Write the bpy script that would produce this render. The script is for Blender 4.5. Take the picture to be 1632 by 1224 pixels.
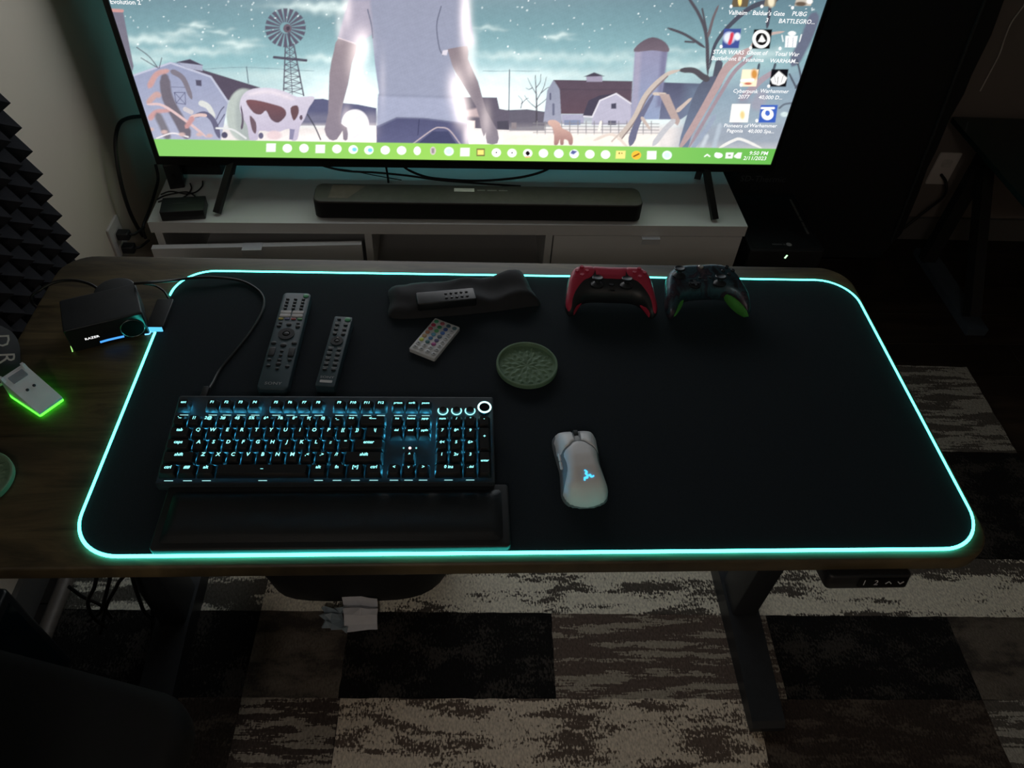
import bpy, math, random
import numpy as np
from mathutils import Vector, Matrix
from mathutils.geometry import delaunay_2d_cdt

for _o in list(bpy.data.objects): bpy.data.objects.remove(_o)
scene = bpy.context.scene
COL = scene.collection
random.seed(7); RNG = np.random.default_rng(7)

# ------------------------------------------------------------------ camera, world, exposure
F_PX = 1202.5; PITCH = math.radians(47.275); ROLL = math.radians(4.4); YAW = math.radians(-5.534)
CAM = np.array([0.0, 0.0, 1.5878])
def _axes():
    fw = np.array([0, math.cos(PITCH), -math.sin(PITCH)]); rt = np.array([1.0, 0, 0]); up = np.cross(rt, fw)
    r = math.cos(ROLL)*rt + math.sin(ROLL)*up; u = -math.sin(ROLL)*rt + math.cos(ROLL)*up
    c, s = math.cos(YAW), math.sin(YAW)
    rz = np.array([[c, -s, 0], [s, c, 0], [0, 0, 1]])
    return rz@r, rz@u, rz@fw
AR, AU, AF = _axes()
cd = bpy.data.cameras.new('camera'); cam = bpy.data.objects.new('camera', cd); COL.objects.link(cam)
cd.sensor_fit = 'HORIZONTAL'; cd.sensor_width = 36.0; cd.lens = F_PX/1632*36.0; cd.clip_start = 0.02; cd.clip_end = 50
cam.matrix_world = Matrix(((AR[0], AU[0], -AF[0], CAM[0]), (AR[1], AU[1], -AF[1], CAM[1]), (AR[2], AU[2], -AF[2], CAM[2]), (0, 0, 0, 1)))
scene.camera = cam
W = bpy.data.worlds.new('world'); scene.world = W; W.use_nodes = True
W.node_tree.nodes['Background'].inputs[0].default_value = (0.6, 0.62, 0.65, 1)
W.node_tree.nodes['Background'].inputs[1].default_value = 0.006
scene.view_settings.view_transform = 'Standard'; scene.view_settings.look = 'None'
scene.view_settings.gamma = 1.0; scene.view_settings.use_curve_mapping = False
scene.view_settings.exposure = 0.22
LAMP_STRENGTH = 22.0      # added room light: unseen ceiling lamp diffuser behind the photographer
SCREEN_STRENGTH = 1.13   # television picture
STRIP_STRENGTH = 6.0     # light strip round the desk mat

def ray(px, py): return ((px-816)/F_PX)*AR - ((py-612)/F_PX)*AU + AF
def atz(px, py, z): d = ray(px, py); return CAM + d*((z-CAM[2])/d[2])
def atx(px, py, x): d = ray(px, py); return CAM + d*((x-CAM[0])/d[0])
def aty(px, py, y): d = ray(px, py); return CAM + d*((y-CAM[1])/d[1])

# ------------------------------------------------------------------ materials
def lin(c):
    out = []
    for v in c[:3]:
        v = v/255.0
        out.append(v/12.92 if v <= 0.04045 else ((v+0.055)/1.055)**2.4)
    return out
MATS = {}
def pm(name, col, rough=0.5, metal=0.0, var=0.12, scale=60.0, bump=0.0, bscale=None, spec=0.5, emit=None, es=0.0, alpha=1.0, coat=0.0):
    """principled material with a little procedural variation"""
    if name in MATS: return MATS[name]
    m = bpy.data.materials.new(name); m.use_nodes = True
    nt = m.node_tree; N = nt.nodes; L = nt.links
    b = N['Principled BSDF']
    c = lin(col)
    tc = N.new('ShaderNodeTexCoord'); no = N.new('ShaderNodeTexNoise')
    no.inputs['Scale'].default_value = scale; no.inputs['Detail'].default_value = 3
    L.new(tc.outputs['Object'], no.inputs['Vector'])
    rp = N.new('ShaderNodeValToRGB')
    rp.color_ramp.elements[0].position = 0.3; rp.color_ramp.elements[1].position = 0.7
    rp.color_ramp.elements[0].color = [max(0, v*(1-var)) for v in c]+[1]
    rp.color_ramp.elements[1].color = [min(1, v*(1+var)) for v in c]+[1]
    L.new(no.outputs['Fac'], rp.inputs['Fac']); L.new(rp.outputs['Color'], b.inputs['Base Color'])
    b.inputs['Roughness'].default_value = rough; b.inputs['Metallic'].default_value = metal
    b.inputs['Specular IOR Level'].default_value = spec
    if coat: b.inputs['Coat Weight'].default_value = coat
    if emit is not None:
        b.inputs['Emission Color'].default_value = lin(emit)+[1]; b.inputs['Emission Strength'].default_value = es
    if alpha < 1: b.inputs['Alpha'].default_value = alpha
    if bump:
        n2 = N.new('ShaderNodeTexNoise'); n2.inputs['Scale'].default_value = bscale or scale*6; n2.inputs['Detail'].default_value = 4
        L.new(tc.outputs['Object'], n2.inputs['Vector'])
        bp = N.new('ShaderNodeBump'); bp.inputs['Strength'].default_value = bump; bp.inputs['Distance'].default_value = 0.002
        L.new(n2.outputs['Fac'], bp.inputs['Height']); L.new(bp.outputs['Normal'], b.inputs['Normal'])
    MATS[name] = m
    return m
def em(name, col, s):
    """material of a thing that gives off light"""
    if name in MATS: return MATS[name]
    m = bpy.data.materials.new(name); m.use_nodes = True
    nt = m.node_tree; nt.nodes.clear()
    o = nt.nodes.new('ShaderNodeOutputMaterial'); e = nt.nodes.new('ShaderNodeEmission')
    e.inputs[0].default_value = lin(col)+[1]; e.inputs[1].default_value = s
    nt.links.new(e.outputs[0], o.inputs[0]); MATS[name] = m
    return m
def wood(name, cols, sx, sy, rough=0.5, axis=0):
    m = bpy.data.materials.new(name); m.use_nodes = True; nt = m.node_tree; N = nt.nodes; L = nt.links
    b = N['Principled BSDF']; tc = N.new('ShaderNodeTexCoord')
    mp = N.new('ShaderNodeMapping'); mp.inputs['Scale'].default_value = (sx, sy, 1)
    L.new(tc.outputs['Object'], mp.inputs['Vector'])
    n1 = N.new('ShaderNodeTexNoise'); n1.inputs['Scale'].default_value = 1; n1.inputs['Detail'].default_value = 8; n1.inputs['Roughness'].default_value = 0.65; n1.inputs['Distortion'].default_value = 1.1
    L.new(mp.outputs[0], n1.inputs['Vector'])
    rp = N.new('ShaderNodeValToRGB'); els = rp.color_ramp.elements
    while len(els) < len(cols): els.new(0.5)
    for i, c in enumerate(cols): els[i].position = 0.28+0.44*i/(len(cols)-1); els[i].color = lin(c)+[1]
    L.new(n1.outputs['Fac'], rp.inputs['Fac']); 
    n2 = N.new('ShaderNodeTexNoise'); n2.inputs['Scale'].default_value = 5; n2.inputs['Detail'].default_value = 2
    L.new(tc.outputs['Object'], n2.inputs['Vector'])
    mx = N.new('ShaderNodeMix'); mx.data_type = 'RGBA'; mx.blend_type = 'MULTIPLY'; mx.inputs['Factor'].default_value = 0.75
    r2 = N.new('ShaderNodeValToRGB'); r2.color_ramp.elements[0].position = 0.3; r2.color_ramp.elements[1].position = 0.65
    r2.color_ramp.elements[0].color = (0.3, 0.3, 0.33, 1); r2.color_ramp.elements[1].color = (1.1, 1.08, 1, 1)
    L.new(n2.outputs['Fac'], r2.inputs['Fac']); L.new(rp.outputs['Color'], mx.inputs[6]); L.new(r2.outputs['Color'], mx.inputs[7])
    L.new(mx.outputs[2], b.inputs['Base Color']); b.inputs['Roughness'].default_value = rough
    bp = N.new('ShaderNodeBump'); bp.inputs['Strength'].default_value = 0.12; bp.inputs['Distance'].default_value = 0.001
    L.new(n1.outputs['Fac'], bp.inputs['Height']); L.new(bp.outputs['Normal'], b.inputs['Normal'])
    MATS[name] = m
    return m

# ------------------------------------------------------------------ mesh helpers
def rrect(w, d, r, n=5, cx=0, cy=0):
    pts = []
    for (sx, sy, a0) in ((1, 1, 0), (-1, 1, 90), (-1, -1, 180), (1, -1, 270)):
        for i in range(n+1):
            a = math.radians(a0+90*i/n)
            pts.append((cx+sx*(w/2-r)+r*math.cos(a), cy+sy*(d/2-r)+r*math.sin(a)))
    return pts
def circle(r, n=24, cx=0, cy=0, ry=None):
    ry = ry or r
    return [(cx+r*math.cos(2*math.pi*i/n), cy+ry*math.sin(2*math.pi*i/n)) for i in range(n)]
def inset(pts, d):
    n = len(pts); out = []
    for i in range(n):
        a, b, c = np.array(pts[i-1]), np.array(pts[i]), np.array(pts[(i+1) % n])
        e1 = b-a; e2 = c-b
        l1 = np.linalg.norm(e1); l2 = np.linalg.norm(e2)
        n1 = np.array([-e1[1], e1[0]])/max(l1, 1e-9); n2 = np.array([-e2[1], e2[0]])/max(l2, 1e-9)
        m = n1+n2; k = 1+n1@n2
        out.append(tuple(b+m/max(k, 0.4)*d))
    return out
def smooth_closed(pts, sub=5):
    n = len(pts); out = []
    P = [np.array(p, float) for p in pts]
    for i in range(n):
        p0, p1, p2, p3 = P[i-1], P[i], P[(i+1) % n], P[(i+2) % n]
        for k in range(sub):
            t = k/sub
            out.append(tuple(0.5*((2*p1)+(-p0+p2)*t+(2*p0-5*p1+4*p2-p3)*t*t+(-p0+3*p1-3*p2+p3)*t**3)))
    return out
def smooth_open(pts, sub=6):
    P = [np.array(p, float) for p in pts]; P = [2*P[0]-P[1]]+P+[2*P[-1]-P[-2]]; out = []
    for i in range(1, len(P)-2):
        p0, p1, p2, p3 = P[i-1], P[i], P[i+1], P[i+2]
        for k in range(sub):
            t = k/sub
            out.append(0.5*((2*p1)+(-p0+p2)*t+(2*p0-5*p1+4*p2-p3)*t*t+(-p0+3*p1-3*p2+p3)*t**3))
    out.append(P[-2]); return out
class MB:
    def __init__(s): s.v = []; s.f = []
    def add(s, vs, fs):
        o = len(s.v); s.v += [tuple(map(float, p)) for p in vs]; s.f += [tuple(i+o for i in f) for f in fs]; return s
    def box(s, x0, x1, y0, y1, z0, z1):
        return s.add([(x0, y0, z0), (x1, y0, z0), (x1, y1, z0), (x0, y1, z0), (x0, y0, z1), (x1, y0, z1), (x1, y1, z1), (x0, y1, z1)],
                     [(0, 3, 2, 1), (4, 5, 6, 7), (0, 1, 5, 4), (1, 2, 6, 5), (2, 3, 7, 6), (3, 0, 4, 7)])
    def rings(s, rings, cap0=True, cap1=True):
        n = len(rings[0]); vs = [p for r in rings for p in r]; fs = []
        for k in range(len(rings)-1):
            for i in range(n):
                j = (i+1) % n; fs.append((k*n+i, k*n+j, (k+1)*n+j, (k+1)*n+i))
        if cap0: fs.append(tuple(range(n-1, -1, -1)))
        if cap1: fs.append(tuple(range((len(rings)-1)*n, len(rings)*n)))
        return s.add(vs, fs)
    def prism(s, pts, z0, z1, bev=0.0, bot=0.0, seg=3):
        R = []
        if bot:
            for i in range(seg+1):
                a = math.pi/2*i/seg; R.append([(p[0], p[1], z0+bot*(1-math.cos(a))) for p in inset(pts, bot*(1-math.sin(a)))])
        else: R.append([(p[0], p[1], z0) for p in pts])
        if bev:
            for i in range(seg+1):
                a = math.pi/2*i/seg; R.append([(p[0], p[1], z1-bev+bev*math.sin(a)) for p in inset(pts, bev*(1-math.cos(a)))])
        else: R.append([(p[0], p[1], z1) for p in pts])
        return s.rings(R)
    def cyl(s, cx, cy, z0, z1, r0, r1=None, n=20):
        r1 = r0 if r1 is None else r1
        return s.rings([[(x, y, z0) for x, y in circle(r0, n, cx, cy)], [(x, y, z1) for x, y in circle(r1, n, cx, cy)]])
    def lathe(s, prof, n=32, cx=0, cy=0):
        return s.rings([[(x, y, z) for x, y in circle(max(r, 1e-4), n, cx, cy)] for r, z in prof])
    def tube(s, path, r, n=8, closed=False, sub=0):
        P = [np.array(p, float) for p in (smooth_open(path, sub) if sub else path)]
        m = len(P); R = []; prev = None
        for i in range(m):
            if closed: t = P[(i+1) % m]-P[i-1]
            else: t = P[min(i+1, m-1)]-P[max(i-1, 0)]
            t = t/max(np.linalg.norm(t), 1e-9)
            if prev is None:
                a = np.array([0, 0, 1.0]) if abs(t[2]) < 0.9 else np.array([1.0, 0, 0])
                u = np.cross(t, a)
            else: u = prev-t*(prev@t)
            u /= max(np.linalg.norm(u), 1e-9); prev = u; w = np.cross(t, u)
            rr = r[i] if hasattr(r, '__len__') else r
            R.append([tuple(P[i]+rr*(math.cos(2*math.pi*k/n)*u+math.sin(2*math.pi*k/n)*w)) for k in range(n)])
        if closed:
            o = len(s.v); s.rings(R, False, False)
            k = (m-1)*n
            # match start ring by nearest vertex
            off = min(range(n), key=lambda q: np.linalg.norm(np.array(R[-1][0])-np.array(R[0][q])))
            for i in range(n): s.f.append((o+k+i, o+k+(i+1) % n, o+(i+1+off) % n, o+(i+off) % n))
            return s
        return s.rings(R)
    def bar(s, a, b, w, h):
        a = np.array(a, float); b = np.array(b, float); t = (b-a)/np.linalg.norm(b-a)
        up = np.array([0, 0, 1.0]) if abs(t[2]) < 0.95 else np.array([0, 1.0, 0])
        u = np.cross(t, up); u /= np.linalg.norm(u); v = np.cross(u, t)
        R = [[tuple(p+sx*w/2*u+sy*h/2*v) for sx, sy in ((-1, -1), (1, -1), (1, 1), (-1, 1))] for p in (a, b)]
        return s.rings(R)
    def cdt(s, pts, zt, step, zb=None, skirt=None):
        """fill outline pts with a smooth grid; zt(x,y,d) top, zb bottom (closed pillow) or skirt depth"""
        P = np.array(pts); lo = P.min(0); hi = P.max(0)
        gx, gy = np.meshgrid(np.arange(lo[0], hi[0], step), np.arange(lo[1], hi[1], step)); G = np.stack([gx.ravel(), gy.ravel()], 1)
        d = pdist(G, P); G = G[(d > step*0.45)]
        n = len(P)
        vv = [Vector(p) for p in P]+[Vector(p) for p in G]
        V, E, Fc, *_ = delaunay_2d_cdt(vv, [(i, (i+1) % n) for i in range(n)], [], 1, 1e-7)
        V = np.array([tuple(q) for q in V]); D = np.maximum(pdist(V, P), 0); D[:n] = 0
        top = [(x, y, zt(x, y, dd)) for (x, y), dd in zip(V, D)]
        tri = []
        for t in Fc:
            a, b, c = (V[t[0]], V[t[1]], V[t[2]])
            ar = (b[0]-a[0])*(c[1]-a[1])-(b[1]-a[1])*(c[0]-a[0])
            tri.append(tuple(t) if ar > 0 else tuple(reversed(t)))
        o = len(s.v); s.add(top, tri)
        if zb is not None:
            m = {}; vs = []
            for i, ((x, y), dd) in enumerate(zip(V, D)):
                if i < n: m[i] = o+i
                else: m[i] = len(s.v)+len(vs); vs.append((float(x), float(y), float(zb(x, y, dd))))
            s.v += vs; s.f += [tuple(m[i] for i in reversed(t)) for t in tri]
        elif skirt:
            k = len(s.v); s.v += [(x, y, z-skirt) for (x, y, z) in top[:n]]
            ccw = sum(P[i-1][0]*P[i][1]-P[i][0]*P[i-1][1] for i in range(n)) > 0
            for i in range(n):
                j = (i+1) % n
                s.f.append((k+i, k+j, o+j, o+i) if ccw else (o+i, o+j, k+j, k+i))
        return s
    def mesh(s, name, smooth=True, angle=38):
        me = bpy.data.meshes.new(name); me.from_pydata(s.v, [], s.f); me.validate()
        if smooth:
            me.shade_smooth(); me.set_sharp_from_angle(angle=math.radians(angle))
        me.update(); return me
    def build(s, name, mat, parent=None, loc=(0, 0, 0), rot=(0, 0, 0), smooth=True, angle=38):
        return link(name, s.mesh(name, smooth, angle), mat, parent, loc, rot)
def pdist(G, P):
    """signed distance of points to polygon, positive inside"""
    x, y = G[:, 0], G[:, 1]; n = len(P); ins = np.zeros(len(G), bool); dm = np.full(len(G), 1e9)
    for i in range(n):
        ax, ay = P[i-1]; bx, by = P[i]
        c = ((ay > y) != (by > y)); dy = by-ay if by != ay else 1e-12
        ins ^= c & (x < (bx-ax)*(y-ay)/dy+ax)
        ex, ey = bx-ax, by-ay; l2 = ex*ex+ey*ey+1e-18
        t = np.clip(((x-ax)*ex+(y-ay)*ey)/l2, 0, 1)
        dm = np.minimum(dm, (x-ax-t*ex)**2+(y-ay-t*ey)**2)
    dm = np.sqrt(dm); return np.where(ins, dm, -dm)
def link(name, me, mat, parent=None, loc=(0, 0, 0), rot=(0, 0, 0)):
    o = bpy.data.objects.new(name, me); COL.objects.link(o); o.location = loc; o.rotation_euler = rot
    if mat is not None and not me.materials: me.materials.append(mat)
    if parent is not None: o.parent = parent
    return o
def tag(o, label, cat, group=None, kind=None):
    o['label'] = label
    if cat: o['category'] = cat
    if group: o['group'] = group
    if kind: o['kind'] = kind
    return o
def thing(name, label, cat, loc=(0, 0, 0), rz=0.0, rx=0.0, group=None):
    o = bpy.data.objects.new(name, None); COL.objects.link(o); o.location = loc; o.rotation_euler = (rx, 0, rz)
    o.empty_display_size = 0.02
    return tag(o, label, cat, group)
def struct(o): o['kind'] = 'structure'; return o
FONT_CACHE = {}
def text(name, s, size, mat, parent, loc, rot=(0, 0, 0), shear=0.0, align='CENTER', bold=0.0, sx=1.0):
    key = (s, shear, align, bold)
    if key not in FONT_CACHE:
        cu = bpy.data.curves.new('t', 'FONT'); cu.body = s; cu.align_x = align; cu.align_y = 'CENTER'; cu.size = 1.0; cu.shear = shear; cu.resolution_u = 2; cu.offset = bold
        ob = bpy.data.objects.new('t', cu)
        me = bpy.data.meshes.new_from_object(ob); me.name = 'lettering'
        if bold and me.vertices and max(abs(q.co.y) for q in me.vertices) > 1.2:      # outline offset went wrong on this glyph
            bpy.data.meshes.remove(me); cu.offset = 0.0; me = bpy.data.meshes.new_from_object(ob); me.name = 'lettering'
        bpy.data.objects.remove(ob); bpy.data.curves.remove(cu); FONT_CACHE[key] = me
    me = FONT_CACHE[key]
    if me.materials and me.materials[0] != mat:
        me = me.copy(); me.materials.clear()
    o = link(name, me, mat, parent, loc, rot); o.scale = (size*sx, size, size)
    return o
def cable(name, pts, r, mat, label, group=None, sub=6, n=8, cat='cable'):
    o = MB().tube(pts, r, n=n, sub=sub).build(name, mat); return tag(o, label, cat, group)

# ------------------------------------------------------------------ shared materials
BLACK = pm('black_plastic', (26, 28, 31), 0.42)
BLACKM = pm('black_matte', (15, 16, 18), 0.7)
RUBBER = pm('black_cable_rubber', (14, 14, 16), 0.5)
WHITEP = pm('white_plastic', (200, 202, 205), 0.4, var=0.03)
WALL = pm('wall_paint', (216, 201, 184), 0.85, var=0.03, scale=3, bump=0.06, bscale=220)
STEEL = pm('black_powder_steel', (38, 41, 45), 0.45, bump=0.1, bscale=900)
LEGEND = em('key_backlight_cyan', (150, 250, 250), 1.6)
DESK_Z = 0.744; M = 0.748

# ------------------------------------------------------------------ room
room_x0, room_x1, room_y0, room_y1, room_z1 = -0.93, 3.1, -2.0, 2.20, 2.5
fl = struct(MB().box(room_x0-0.1, room_x1+0.1, room_y0-0.1, room_y1+0.1, -0.06, -0.004).build('floor', pm('floor_underlay', (18, 16, 14), 0.8), smooth=False))
wmats = [wood('laminate_dark_a', [(24, 19, 16), (48, 39, 33), (62, 52, 44)], 1.6, 22, 0.42), wood('laminate_dark_b', [(20, 16, 14), (40, 33, 28), (54, 45, 38)], 1.4, 26, 0.42)]
pw, plen = 0.14, 1.2
pmesh = []
for m_ in wmats:
    me = MB().prism(rrect(plen-0.002, pw-0.002, 0.001, 1), -0.0045, 0.0, 0.0008, seg=1).mesh('plank', False); me.materials.append(m_); pmesh.append(me)
r_ = 0
y = room_y0+pw/2
while y < room_y1-0.02:
    x = room_x0+plen/2-(r_*0.47 % 1.2)
    if x < room_x0+0.2: x += 0.0
    while x < room_x1+0.3:
        if x > room_x0-0.55 and x < room_x1+0.5:
            o = link('plank', pmesh[random.randint(0, 1)], None, fl, (x, y, 0))
        x += plen
    y += pw; r_ += 1
struct(MB().box(room_x0-0.12, room_x0, room_y0-0.12, room_y1+0.12, -0.06, room_z1).build('wall_left', WALL, smooth=False))
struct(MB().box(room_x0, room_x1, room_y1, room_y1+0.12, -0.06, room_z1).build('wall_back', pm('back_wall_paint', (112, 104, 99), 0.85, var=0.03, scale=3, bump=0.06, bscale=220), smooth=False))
struct(MB().box(room_x1, room_x1+0.12, room_y0-0.12, room_y1+0.12, -0.06, room_z1).build('wall_right', WALL, smooth=False))
struct(MB().box(room_x0, room_x1, room_y0-0.12, room_y0, -0.06, room_z1).build('wall_front', WALL, smooth=False))
struct(MB().box(room_x0-0.12, room_x1+0.12, room_y0-0.12, room_y1+0.12, room_z1, room_z1+0.1).build('ceiling', pm('ceiling_paint', (200, 198, 194), 0.9, var=0.02), smooth=False))
BBM = pm('baseboard_paint', (92, 90, 88), 0.5, var=0.03)
struct(MB().box(room_x0+0.012, room_x1, room_y1-0.012, room_y1, 0.0, 0.09).build('baseboard_back', BBM, smooth=False))
struct(MB().box(room_x0, room_x0+0.012, room_y0, room_y1, 0.0, 0.09).build('baseboard_left', BBM, smooth=False))
# unseen ceiling lamp, added to brighten the room from above and behind the camera
lp = thing('added_ceiling_lamp', 'added unseen round ceiling lamp with a pale warm diffuser behind the photographer', 'lamp', (-0.40, -1.30, room_z1))
MB().lathe([(0.19, -0.001), (0.19, -0.03), (0.17, -0.035)], 40).build('lamp_rim', WHITEP, lp)
MB().lathe([(0.168, -0.03), (0.16, -0.055), (0.11, -0.075), (0.001, -0.082)], 40).build('diffuser', em('lamp_glow', (252, 240, 230), LAMP_STRENGTH), lp)

# ------------------------------------------------------------------ rug
def rugmat(name, c1, c2, thr, sx, sy, soft=0.02, c3=None, fleck=0.0):
    m = bpy.data.materials.new(name); m.use_nodes = True; nt = m.node_tree; N = nt.nodes; L = nt.links
    b = N['Principled BSDF']; b.inputs['Roughness'].default_value = 0.95; b.inputs['Specular IOR Level'].default_value = 0.1
    tc = N.new('ShaderNodeTexCoord')
    yn = N.new('ShaderNodeTexNoise'); yn.inputs['Scale'].default_value = 260; yn.inputs['Detail'].default_value = 1
    mpy = N.new('ShaderNodeMapping'); mpy.inputs['Scale'].default_value = (1.0, 0.55, 1); mpy.inputs['Rotation'].default_value = (0, 0, 0.6)
    L.new(tc.outputs['Object'], mpy.inputs['Vector']); L.new(mpy.outputs[0], yn.inputs['Vector'])
    mp = N.new('ShaderNodeMapping'); mp.inputs['Scale'].default_value = (sx, sy, 1); L.new(tc.outputs['Object'], mp.inputs['Vector'])
    n1 = N.new('ShaderNodeTexNoise'); n1.inputs['Scale'].default_value = 1; n1.inputs['Detail'].default_value = 5; n1.inputs['Roughness'].default_value = 0.62
    L.new(mp.outputs[0], n1.inputs['Vector'])
    ad = N.new('ShaderNodeMath'); ad.operation = 'MULTIPLY_ADD'; ad.inputs[1].default_value = 0.16+fleck; ad.inputs[2].default_value = -(0.08+fleck/2)
    L.new(yn.outputs['Fac'], ad.inputs[0])
    a2 = N.new('ShaderNodeMath'); a2.operation = 'ADD'; L.new(n1.outputs['Fac'], a2.inputs[0]); L.new(ad.outputs[0], a2.inputs[1])
    rp = N.new('ShaderNodeValToRGB'); e = rp.color_ramp.elements
    e[0].position = thr-soft; e[0].color = lin(c1)+[1]; e[1].position = thr+soft; e[1].color = lin(c2)+[1]
    L.new(a2.outputs[0], rp.inputs['Fac'])
    mx = N.new('ShaderNodeMix'); mx.data_type = 'RGBA'; mx.blend_type = 'MULTIPLY'; mx.inputs['Factor'].default_value = 0.7
    r2 = N.new('ShaderNodeValToRGB'); r2.color_ramp.elements[0].position = 0.3; r2.color_ramp.elements[1].position = 0.7
    r2.color_ramp.elements[0].color = (0.62, 0.62, 0.62, 1); r2.color_ramp.elements[1].color = (1.2, 1.2, 1.2, 1)
    L.new(yn.outputs['Fac'], r2.inputs['Fac']); L.new(rp.outputs['Color'], mx.inputs[6]); L.new(r2.outputs['Color'], mx.inputs[7])
    L.new(mx.outputs[2], b.inputs['Base Color'])
    bp = N.new('ShaderNodeBump'); bp.inputs['Strength'].default_value = 0.6; bp.inputs['Distance'].default_value = 0.004
    L.new(yn.outputs['Fac'], bp.inputs['Height']); L.new(bp.outputs['Normal'], b.inputs['Normal'])
    MATS[name] = m; return m
CREAM, TAUPE, BROWN, DBROWN, BLK, GREY = (228, 224, 208), (132, 123, 114), (98, 86, 79), (74, 65, 60), (26, 25, 25), (92, 87, 81)
rug_m = {
 'cream': rugmat('rug_cream', GREY, CREAM, 0.455, 3.6, 13, 0.02, fleck=0.06),
 'cream_grey': rugmat('rug_cream_grey', (92, 90, 84), CREAM, 0.52, 5, 18, 0.03),
 'black': rugmat('rug_black', BLK, (58, 55, 52), 0.56, 9, 14, 0.05, fleck=0.25),
 'taupe': rugmat('rug_taupe', (104, 97, 88), (66, 61, 57), 0.52, 6, 12, 0.06, fleck=0.1),
 'stripe': rugmat('rug_brown_stripe', BROWN, (158, 150, 136), 0.525, 6, 46, 0.012),
 'stripe_taupe': rugmat('rug_taupe_stripe', DBROWN, (150, 142, 130), 0.52, 8, 60, 0.012),
 'mottle': rugmat('rug_cream_mottle', (100, 88, 79), (206, 194, 176), 0.47, 7, 30, 0.03, fleck=0.2),
 'dbrown': rugmat('rug_dark_brown', (58, 50, 45), (84, 75, 67), 0.55, 9, 30, 0.05, fleck=0.1),
 'light_stripe': rugmat('rug_light_stripe', GREY, (160, 156, 146), 0.5, 5, 40, 0.012)}
keys_ = list(rug_m)
patches = [(-.88, 1.49, 1.239, 1.565, 'light_stripe'), (-.88, 1.49, .909, 1.239, 'black'),
 (-.88, -.455, .760, .909, 'cream_grey'), (-.455, 1.49, .760, .909, 'cream'),
 (-.88, -.455, .573, .760, 'black'), (-.455, -.262, .573, .760, 'taupe'), (-.262, .182, .573, .760, 'black'), (.182, .668, .573, .760, 'stripe'), (.668, 1.09, .573, .760, 'black'), (1.09, 1.49, .573, .760, 'taupe'),
 (-.88, -.455, .20, .573, 'dbrown'), (-.455, -.258, .20, .573, 'stripe_taupe'), (-.258, .598, .20, .573, 'mottle'), (.598, 1.09, .20, .573, 'dbrown'), (1.09, 1.49, .20, .573, 'light_stripe'),
 (-.88, .1, -.5, .20, 'black'), (.1, 1.49, -.5, .20, 'cream')]
RUG_Z = 0.012
rg = thing('area_rug', 'patchwork rug of cream, brown and black blocks on the floor under the desk', 'rug', (0, 0, 0.0), math.radians(-1.37))
base = MB().prism(rrect(2.37, 2.065, 0.01, 2, 0.305, 0.5325), 0.0005, 0.0105, 0.002, seg=1).build('backing', pm('rug_backing', (40, 37, 35), 0.95), rg)
for (u0, u1, v0, v1, k) in patches:
    n = max(2, int((u1-u0)/0.02)); mb = MB()
    def jag(a): return a
    outline = []
    for t in np.linspace(u0, u1, n): outline.append((t, v0+random.uniform(-.0015, .0015)))
    for t in np.linspace(v0, v1, 10)[1:-1]: outline.append((u1+random.uniform(-.0012, .0012), t))
    for t in np.linspace(u1, u0, n): outline.append((t, v1+random.uniform(-.0015, .0015)))
    for t in np.linspace(v1, v0, 10)[1:-1]: outline.append((u0+random.uniform(-.0012, .0012), t))
    mb.prism(outline, 0.009, RUG_Z+random.uniform(-.0006, .0006)).build('woven_block', rug_m[k], rg, smooth=False)

# ------------------------------------------------------------------ acoustic foam on the left wall
FOAM = pm('charcoal_foam', (44, 44, 48), 0.95, var=0.1, scale=400, bump=0.4, bscale=1400, spec=0.15)
P_ = 0.0522; NF = 6
fm = MB(); fm.box(0, 0.012, -NF*P_/2+.0006, NF*P_/2-.0006, -NF*P_/2+.0006, NF*P_/2-.0006)
for i in range(NF):
    for j in range(NF):
        y0 = (i-NF/2)*P_+.0006; z0 = (j-NF/2)*P_+.0006; a = P_-.0012
        fm.add([(0.0115, y0, z0), (0.0115, y0+a, z0), (0.0115, y0+a, z0+a), (0.0115, y0, z0+a), (0.050, y0+a/2, z0+a/2)], [(0, 1, 4), (1, 2, 4), (2, 3, 4), (3, 0, 4)])
fme = fm.mesh('pyramid_panel', False)
zb = 0.463-P_/2
for a in range(3):
    for b in range(-1, 3):
        if a == 2 and b == -1: continue
        o = link('acoustic_foam_tile', fme, FOAM, None, (room_x0+0.0002, 1.459-NF*P_/2-a*NF*P_, zb+NF*P_/2+b*NF*P_))
        tag(o, 'charcoal pyramid foam tile on left wall, %s column, %s row' % (('farthest', 'middle', 'nearest')[a], ('bottom', 'second lowest', 'second highest', 'top')[b+1]), 'foam tile', 'pyramid foam tiles on the left wall')

# ------------------------------------------------------------------ television stand
TY = math.radians(1.18); SZ = 0.35
SW, SD = 1.649, 0.41
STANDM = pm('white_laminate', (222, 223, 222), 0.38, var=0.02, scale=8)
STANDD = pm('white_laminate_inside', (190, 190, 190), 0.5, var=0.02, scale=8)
st = thing('tv_stand', 'low white television stand with two drawers and an open centre shelf', 'tv stand', (-0.842, 1.717, 0), TY)
MB().box(0, SW, 0, SD, SZ-0.034, SZ).build('top_board', STANDM, st, smooth=False)
MB().box(0, SW, 0.02, SD, 0.02, 0.05).build('bottom_board', STANDM, st, smooth=False)
for x in (0.0, SW-0.02): MB().box(x, x+0.02, 0.02, SD, 0.0, SZ-0.034).build('side_panel', STANDM, st, smooth=False)
for x in (0.568, 1.075): MB().box(x, x+0.02, 0.008, SD, 0.05, SZ-0.034).build('divider', STANDM, st, smooth=False)
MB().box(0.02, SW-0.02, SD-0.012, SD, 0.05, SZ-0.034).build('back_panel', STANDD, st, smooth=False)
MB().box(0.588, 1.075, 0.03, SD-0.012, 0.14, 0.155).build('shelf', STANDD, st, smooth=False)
HM = pm('white_metal_tab', (205, 208, 210), 0.3, var=0.02)
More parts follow.
